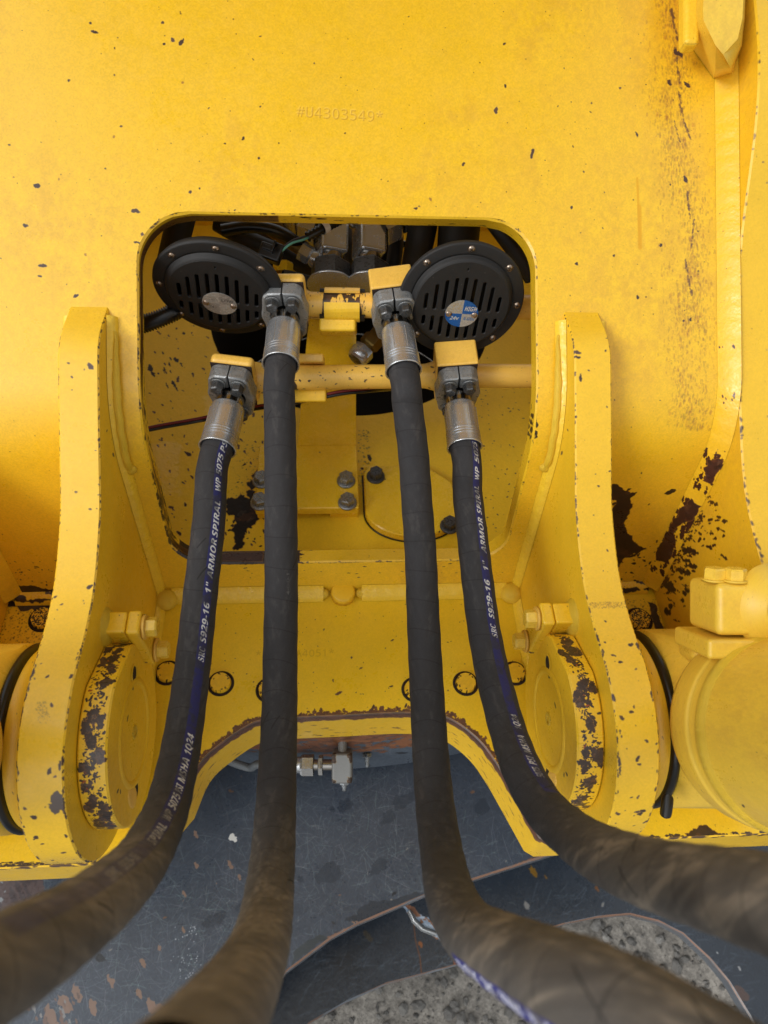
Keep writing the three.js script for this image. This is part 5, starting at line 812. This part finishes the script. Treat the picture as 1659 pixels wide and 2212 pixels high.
{
  const q = [[362, 1452], [477, 1475], [1007, 1475], [1113, 1453]].map(([a, b]) => onY(a, b, 0)), f = (q[0].z + q[3].z) / 2, n = (q[1].z + q[2].z) / 2, xa = (q[3].x - q[0].x) / 2, xb = (q[2].x - q[1].x) / 2;
  const zc = (n * n - f * f + xb * xb - xa * xa) / (2 * (n - f)), zr = onY(740, 1592, -FT).z - 0.004, Rr = zr - zc, yb = onPlane(740, 1658, V(0, 0, 1), V(0, 0, zr)).y;
  console.log('ring', zc.toFixed(3), Rr.toFixed(3), yb.toFixed(3));
  const t = thing('swing_bearing', 'dark grey rust streaked bearing ring under the arched floor plate', 'bearing ring', V(0, yb, zc));
  const c = scratchTex(2048, 128, 1400, 300, { base: [82, 92, 104], flecks: 60 });
  for (let i = 0; i < 1100; i++) chip(c.x, 1024 + (rnd() + rnd() - 1) * 420, rnd() * rnd() * 76, rr(2, 8), 1.8, rr(-0.4, 0.4), ['rgb(128,80,50)', 'rgb(140,92,60)', 'rgb(104,70,50)'][(rnd() * 3) | 0]);
  const pos = [], uv = [], ix = [], N = 90, prof = [[-0.12, -FT - 0.001], [0, -FT - 0.001], [0.0, lerp(-FT, yb, 0.25)], [0.004, lerp(-FT, yb, 0.4)], [0.004, yb + 0.006], [0.0, yb], [-0.12, yb]], w2 = 1.1;
  for (let i = 0; i <= N; i++) { const a = lerp(-w2, w2, i / N); prof.forEach(([r, y], k) => { pos.push(Math.sin(a) * (Rr + r), y, zc + Math.cos(a) * (Rr + r)); uv.push(i / N, k <= 1 ? 1 : k >= 5 ? 0 : 1 - (y + FT) / (yb + FT)); }); }
  const K = prof.length; for (let i = 0; i < N; i++) for (let k = 0; k < K - 1; k++) { const a = i * K + k; ix.push(a, a + 1, a + K, a + 1, a + K + 1, a + K); }
  part('outer_ring', geoOf(pos, uv, ix, 0.5), steelMat(tex(c.c), 0.6, [20, 1]), t);
  const nip = onPlane(793, 1628, V(0, 0, 1), V(0, 0, zr + 0.004)), out = V(0, -0.25, 1).normalize();
  part('grease_nipple', [hexGeo(0.014, 0.006, nip, out, V(1, 0, 0)), lathe([[0.004, 0.006], [0.004, 0.011], [0.0026, 0.013], [0.0036, 0.017], [0.0018, 0.021], [0.0001, 0.021]], nip, out, 16)], M.bolt, t);
  // grease fitting with its line
  const g = thing('grease_fitting', 'small silver square grease fitting with hose nut below the floor arch', 'grease fitting', at(741, 1655, 1.13)), gm = new THREE.Matrix4().makeBasis(Rc, Uc, Fc.clone().negate()), o = onPlane(740, 1654, V(0, 0, 1), V(0, 0, zr + 0.03)), Lg = (a, b, c2 = 0) => o.clone().addScaledVector(Rc, a).addScaledVector(Uc, b).addScaledVector(Fc, c2);
  const blockC = (() => { const cc = canvas(128, 128), x = cc.getContext('2d'); x.fillStyle = 'rgb(128,130,130)'; x.fillRect(0, 0, 128, 128); for (let i = 0; i < 300; i++) { x.fillStyle = `rgba(110,108,104,${rr(0.05, 0.25)})`; x.fillRect(rnd() * 128, rnd() * 128, rr(1, 6), rr(1, 6)); } patch(x, [[30, 40], [60, 36], [100, 60], [95, 100], [60, 84], [40, 96]], 'rgb(66,56,50)', 0.5, 8); return tex(cc, true, [26, 26]); })();
  part('block', [box(0.031, 0.046, 0.03, Lg(0, 0), gm, 0.004), cyl(0.007, 0.007, Lg(0, 0.02, 0.0), Lg(0, 0.036, 0.006), 16)], new THREE.MeshStandardMaterial({ map: blockC, metalness: 0.5, roughness: 0.6 }), g);
  part('nipple', [hexGeo(0.013, 0.007, Lg(0.003, -0.022), Uc.clone().negate(), Rc), lathe([[0.004, 0.006], [0.004, 0.011], [0.0026, 0.013], [0.0034, 0.016], [0.0001, 0.017]], Lg(0.003, -0.022), Uc.clone().negate(), 14)], M.bolt, g);
  part('nut', hexGeo(0.026, 0.007, Lg(-0.03, 0.001), Rc.clone().negate(), Uc), M.zinc, g);
  part('thread', [cyl(0.0085, 0.0085, Lg(-0.015, 0.001), Lg(-0.046, 0.001), 20)], M.steel, g);
  part('hose_nut', [hexGeo(0.028, 0.02, Lg(-0.044, 0.001), Rc.clone().negate(), Uc), lathe([[0.0125, 0], [0.0115, 0.012], [0.0085, 0.026], [0.0078, 0.034]], Lg(-0.063, 0.001), Rc.clone().negate(), 24)], M.zinc, g);
  const e = Lg(-0.09, 0.001); part('grease_line', tube(spline([e, Lg(-0.13, 0.002), onPlane(540, 1658, V(0, 0, 1), V(0, 0, zr + 0.02)), onPlane(490, 1641, V(0, 0, 1), V(0, 0, zr + 0.01)), onPlane(440, 1610, V(0, 0, 1), V(0, 0, zr))]), 0.0062, 50, 16, Uc), new THREE.MeshStandardMaterial({ color: 0x74797d, roughness: 0.5, metalness: 0.2 }), g);

  // undercarriage: an upper plate with a straight front edge over a lower one with a round opening
  const YP = yb - 0.02, YL = YP - 0.2, YG = -1.0, TP = 0.034;
  const plate = (name, label, pts, y, th, k, n, bounds, o2, extra) => {
    const P = pts.map(([a, b, raw]) => (raw ? [a, b] : (() => { const p = onY(a, b, y); return [p.x, p.z]; })()));
    const u = thing(name, label, 'steel plate', V(0, y, 0.5)), pr = prism(P, th, 0.003, (x, z, c2) => V(x, y - th + c2, z)), [bx0, bz0, bx1, bz1] = bounds, w = (bx1 - bx0), h = (bz1 - bz0);
    const c2 = scratchTex(Math.round(w * k), Math.round(h * k), k, n, o2); extra && extra(c2.x, (a, b) => { const p = onY(a, b, y); return [(p.x - bx0) * k, (p.z - bz0) * k]; });
    const tx = tex(c2.c, true, [1 / w, -1 / h]); tx.wrapS = tx.wrapT = THREE.ClampToEdgeWrapping; tx.offset.set(-bx0 / w, 1 + bz0 / h);
    part('plate', [pr.cap0, pr.cap1], steelMat(tx, o2.rough ?? 0.55, [5, 5]), u);
    const ec = scratchTex(2048, 48, 1200, 200, { base: [96, 102, 110], flecks: 40 }); for (let i = 0; i < 700; i++) chip(ec.x, rnd() * 2048, rnd() * rnd() * 18, rr(1, 6), 2.5, 0, ['rgb(124,92,74)', 'rgb(104,80,66)'][(rnd() * 2) | 0]);
    part('plate_edge', pr.strip, steelMat(tex(ec.c, true, [1 / pr.length, 1 / th]), 0.6, [8, 1]), u);
  };
  const spots = (x, q) => {
    for (const [a, b, r, e2] of [[747, 1738, 15, 1.3], [719, 1749, 6, 1], [872, 1732, 19, 1.3], [838, 1770, 14, 1.4], [1042, 1745, 14, 1.4], [712, 1887, 20, 1.3], [817, 1877, 16, 1.5], [462, 1985, 14, 1.4], [520, 1958, 8, 1.2], [650, 1900, 6, 1]]) { x.globalAlpha = 0.6; chip(x, ...q(a, b), r * 1.2, e2, -0.5, 'rgb(42,50,62)'); x.globalAlpha = 1; }
    for (const [a, b, r] of [[505, 1811, 8], [497, 1812, 4]]) chip(x, ...q(a, b), r, 1.2, 0.5, 'rgb(196,198,196)');
    for (const [a, b, r] of [[424, 1805, 7], [498, 1868, 8], [425, 1870, 5], [398, 1930, 5], [518, 1895, 5], [396, 2010, 5], [310, 2080, 6], [330, 2170, 12], [300, 2145, 8], [240, 2120, 8], [200, 2175, 12], [165, 2140, 12], [140, 2170, 16], [350, 2185, 10], [110, 2200, 16], [345, 2047, 5], [772, 1990, 6], [764, 1992, 4]]) chip(x, ...q(a, b), r, 1.5, 1, 'rgb(118,98,88)');
    for (let i = 0; i < 30; i++) chip(x, ...q(rr(60, 170), rr(2150, 2230)), rr(2, 6), 1.6, 1, ['rgb(104,86,80)', 'rgb(92,78,74)', 'rgb(120,120,122)'][(rnd() * 3) | 0]);
    for (let i = 0; i < 300; i++) chip(x, ...q(rr(-10, 90), rr(1905, 1960)), rr(3, 12), 1.6, 1, ['rgb(84,72,72)', 'rgb(70,62,64)', 'rgb(130,134,138)'][(rnd() * 2.15) | 0]);
    for (let i = 0; i < 60; i++) { const [a, b] = q(405 + (rnd() + rnd() - 1) * 40, rr(2000, 2120)); x.fillStyle = 'rgba(190,198,206,0.6)'; x.beginPath(); x.arc(a, b, rr(0.6, 1.5), 0, 6.3); x.fill(); }
    fillPts(x, ragged([q(745, 1990), q(800, 1945), q(900, 1925), q(919, 1935), q(850, 1965), q(780, 1996)], 0.35, 5), 'rgb(46,53,63)');
    fillPts(x, ragged([q(622, 2095), q(640, 2050), q(690, 2018), q(714, 2029)], 0.3, 5), 'rgb(50,57,62)');
    for (let i = 0; i < 500; i++) { const tt = rnd(), a = lerp(714, 1184, tt), b = 2029 - 180 * Math.pow(tt, 0.92); chip(x, ...q(a + rr(-4, 4), b - rr(0, 6)), rr(1, 4), 2.4, -0.3, ['rgb(126,96,80)', 'rgb(112,84,70)', 'rgb(86,74,64)'][(rnd() * 3) | 0]); }
  };
  plate('undercarriage_plate', 'scratched blue grey steel plate showing through the floor arch', [[480, 2290], [560, 2170], [616, 2103], [714, 2029], [774, 1997], [919, 1935], [1016, 1903], [1184, 1849], [1420, 1775], [1.1, -0.1, 1], [-1.1, -0.1, 1], [-1.1, 1.0, 1], [-0.24, 1.0, 1]], YP, TP, 1300, 22000, [-0.75, 0, 0.65, 0.75], { base: [58, 66, 78] }, spots);
  plate('undercarriage_plate', 'dark lower steel plate with a curved cut-out above the gravel', [[560, 2420], [600, 2300], [669, 2212], [751, 2165], [837, 2126], [911, 2107], [1009, 2080], [1110, 2035], [1220, 1997], [1293, 1982], [1362, 1976], [1423, 1991], [1476, 2018], [1533, 2071], [1575, 2121], [1621, 2197], [1680, 2330], [1.6, 0.9, 1], [1.6, -0.2, 1], [-1.2, -0.2, 1], [-1.2, 0.9, 1]], YL, 0.03, 900, 1300, [-0.6, 0, 1.1, 0.9], { base: [38, 46, 56], rough: 0.42 }, (x, q) => {
    for (let i = 0; i < 900; i++) { const [a, b] = rnd() < 0.5 ? q(rr(1130, 1620), rr(1935, 2200)) : q(rr(640, 1000), rr(2060, 2200)); const an = -0.4 + rr(-0.7, 0.7), L = rr(4, 30); x.strokeStyle = `rgba(140,156,172,${rr(0.06, 0.25)})`; x.lineWidth = rr(0.5, 1.4); x.beginPath(); x.moveTo(a, b); x.lineTo(a + Math.cos(an) * L, b + Math.sin(an) * L); x.stroke(); }
    for (const [a, b, r, cl] of [[1152, 1884, 8, 'rgb(112,84,34)'], [1180, 1895, 3, 'rgb(100,74,40)'], [1290, 1920, 5, 'rgb(96,62,36)'], [796, 2022, 7, 'rgb(60,56,50)'], [908, 2040, 4, 'rgb(120,72,40)'], [1600, 2145, 12, 'rgb(72,58,54)'], [1480, 2040, 5, 'rgb(150,136,124)'], [1598, 2092, 3, 'rgb(130,132,134)'], [1550, 2058, 2, 'rgb(130,134,136)'], [997, 2088, 12, 'rgb(120,66,40)'], [1020, 2082, 10, 'rgb(130,74,42)']]) chip(x, ...q(a, b), r, 1.3, 1, cl);
    { x.strokeStyle = 'rgba(110,60,34,0.7)'; x.lineWidth = 2; x.beginPath(); const pp = [[893, 1985], [898, 2030], [908, 2070], [911, 2105]].map((z) => q(...z)); pp.forEach(([a, b], i) => (i ? x.lineTo(a, b) : x.moveTo(a, b))); x.stroke(); }
    for (let i = 0; i < 60; i++) { const tt = rnd(), [a, b] = q(lerp(884, 945, tt) + rr(-4, 4), lerp(1968, 2015, tt) + rr(-8, 8)); chip(x, a, b, rr(2, 7), 1.8, 0.6, ['rgb(130,150,172)', 'rgb(130,92,72)', 'rgb(160,176,194)'][(rnd() * 3) | 0]); }
  });
  // a drip of weld on the lower plate
  const wd = thing('weld_scar', 'short silvery weld scar on the dark plate left of the third hose', 'weld scar', onY(912, 1990, YL)); part('scar', weld([[888, 1965], [900, 1985], [918, 2002], [945, 2012]].map(([a, b]) => onY(a, b, YL + 0.001)), [[880, 1970], [890, 1993], [910, 2012], [940, 2024]].map(([a, b]) => onY(a, b, YL + 0.001)), 0.008, 0.002), M.castGrey, wd);
  // ground
  const gw = 1024, gc = canvas(gw, gw), gx = gc.getContext('2d'), gi = gx.createImageData(gw, gw); for (let j = 0; j < gw; j++) for (let i = 0; i < gw; i++) { const a = fbm(i * 0.012, j * 0.012), b = fbm(i * 0.09 + 7, j * 0.09), f2 = vn(i * 0.7, j * 0.7), k = 134 + 50 * (a - 0.5) + 60 * (b - 0.5) + 34 * (f2 - 0.5), p = (j * gw + i) * 4; gi.data[p] = k * 1.03; gi.data[p + 1] = k; gi.data[p + 2] = k * 0.95; gi.data[p + 3] = 255; } gx.putImageData(gi, 0, 0);
  const hgt = (x, z) => 0.035 * (fbm(x * 5 + 50, z * 5 + 50) - 0.5) + 0.012 * (fbm(x * 28, z * 28 + 9) - 0.5) + 0.003 * (vn(x * 110, z * 110) - 0.5);
  const gg = new THREE.PlaneGeometry(1.9, 1.9, 300, 300).rotateX(-Math.PI / 2).translate(0.45, 0, 0.75); for (let i = 0, p = gg.attributes.position; i < p.count; i++) p.setY(i, YG + hgt(p.getX(i), p.getZ(i))); gg.computeVertexNormals(); boxUV(gg, 1);
  const far = new THREE.RingGeometry(0.0, 40, 60, 6).rotateX(-Math.PI / 2).translate(0, YG - 0.045, 0); boxUV(far, 1);
  const gm2 = new THREE.MeshStandardMaterial({ map: tex(gc, true, [1.6, 1.6]), roughness: 0.95, bumpMap: tex(peel, false, [7, 7]), bumpScale: 0.0015 });
  for (const [g3, nm] of [[gg, 'ground'], [far, 'ground_far']]) { const m = shadow(new THREE.Mesh(g3, gm2)); m.name = nm === 'ground' ? 'ground' : 'gravel_ground'; m.userData = { kind: 'structure', label: nm === 'ground' ? 'grey stony ground showing through the cut-out' : 'flat grey ground around and under the machine', category: 'ground' }; scene.add(m); }
  const st = new THREE.IcosahedronGeometry(1, 1); { const p = st.attributes.position; for (let i = 0; i < p.count; i++) { const v = V(p.getX(i), p.getY(i), p.getZ(i)), k = 0.55 + 0.8 * vn(v.x * 1.9 + 9, v.y * 1.7 + v.z * 1.3 + 9); p.setXYZ(i, v.x * k, v.y * k, v.z * k); } st.computeVertexNormals(); }
  const NS = 26000, im = new THREE.InstancedMesh(st, new THREE.MeshStandardMaterial({ color: 0xffffff, roughness: 0.9, bumpMap: tex(peel, false, [4, 4]), bumpScale: 0.002 }), NS), mm = new THREE.Matrix4(), qq = new THREE.Quaternion(), col = new THREE.Color();
  for (let i = 0; i < NS; i++) { const x = rr(-0.3, 1.3), z = rr(0.15, 1.35), s = 0.0012 + 0.015 * Math.pow(rnd(), 16), k = rr(0.19, 0.32) * (rnd() < 0.06 ? 1.6 : 1); qq.setFromEuler(new THREE.Euler(rnd() * 6, rnd() * 6, rnd() * 6)); mm.compose(V(x, YG + hgt(x, z) + s * 0.15, z), qq, V(s * rr(0.8, 1.4), s * rr(0.5, 0.9), s * rr(0.8, 1.3))); im.setMatrixAt(i, mm); im.setColorAt(i, col.setRGB(k * 1.03, k, k * 0.94)); }
  shadow(im); im.name = 'gravel'; im.userData = { kind: 'stuff', label: 'loose grey gravel and pebbles on the ground', category: 'gravel' }; scene.add(im);
}
const renderer = new THREE.WebGLRenderer({ antialias: true });
renderer.toneMapping = THREE.LinearToneMapping; renderer.toneMappingExposure = EXPOSURE;
renderer.shadowMap.enabled = true; renderer.shadowMap.type = THREE.PCFSoftShadowMap;
renderer.setSize(768, 1024);
renderer.render(scene, camera);
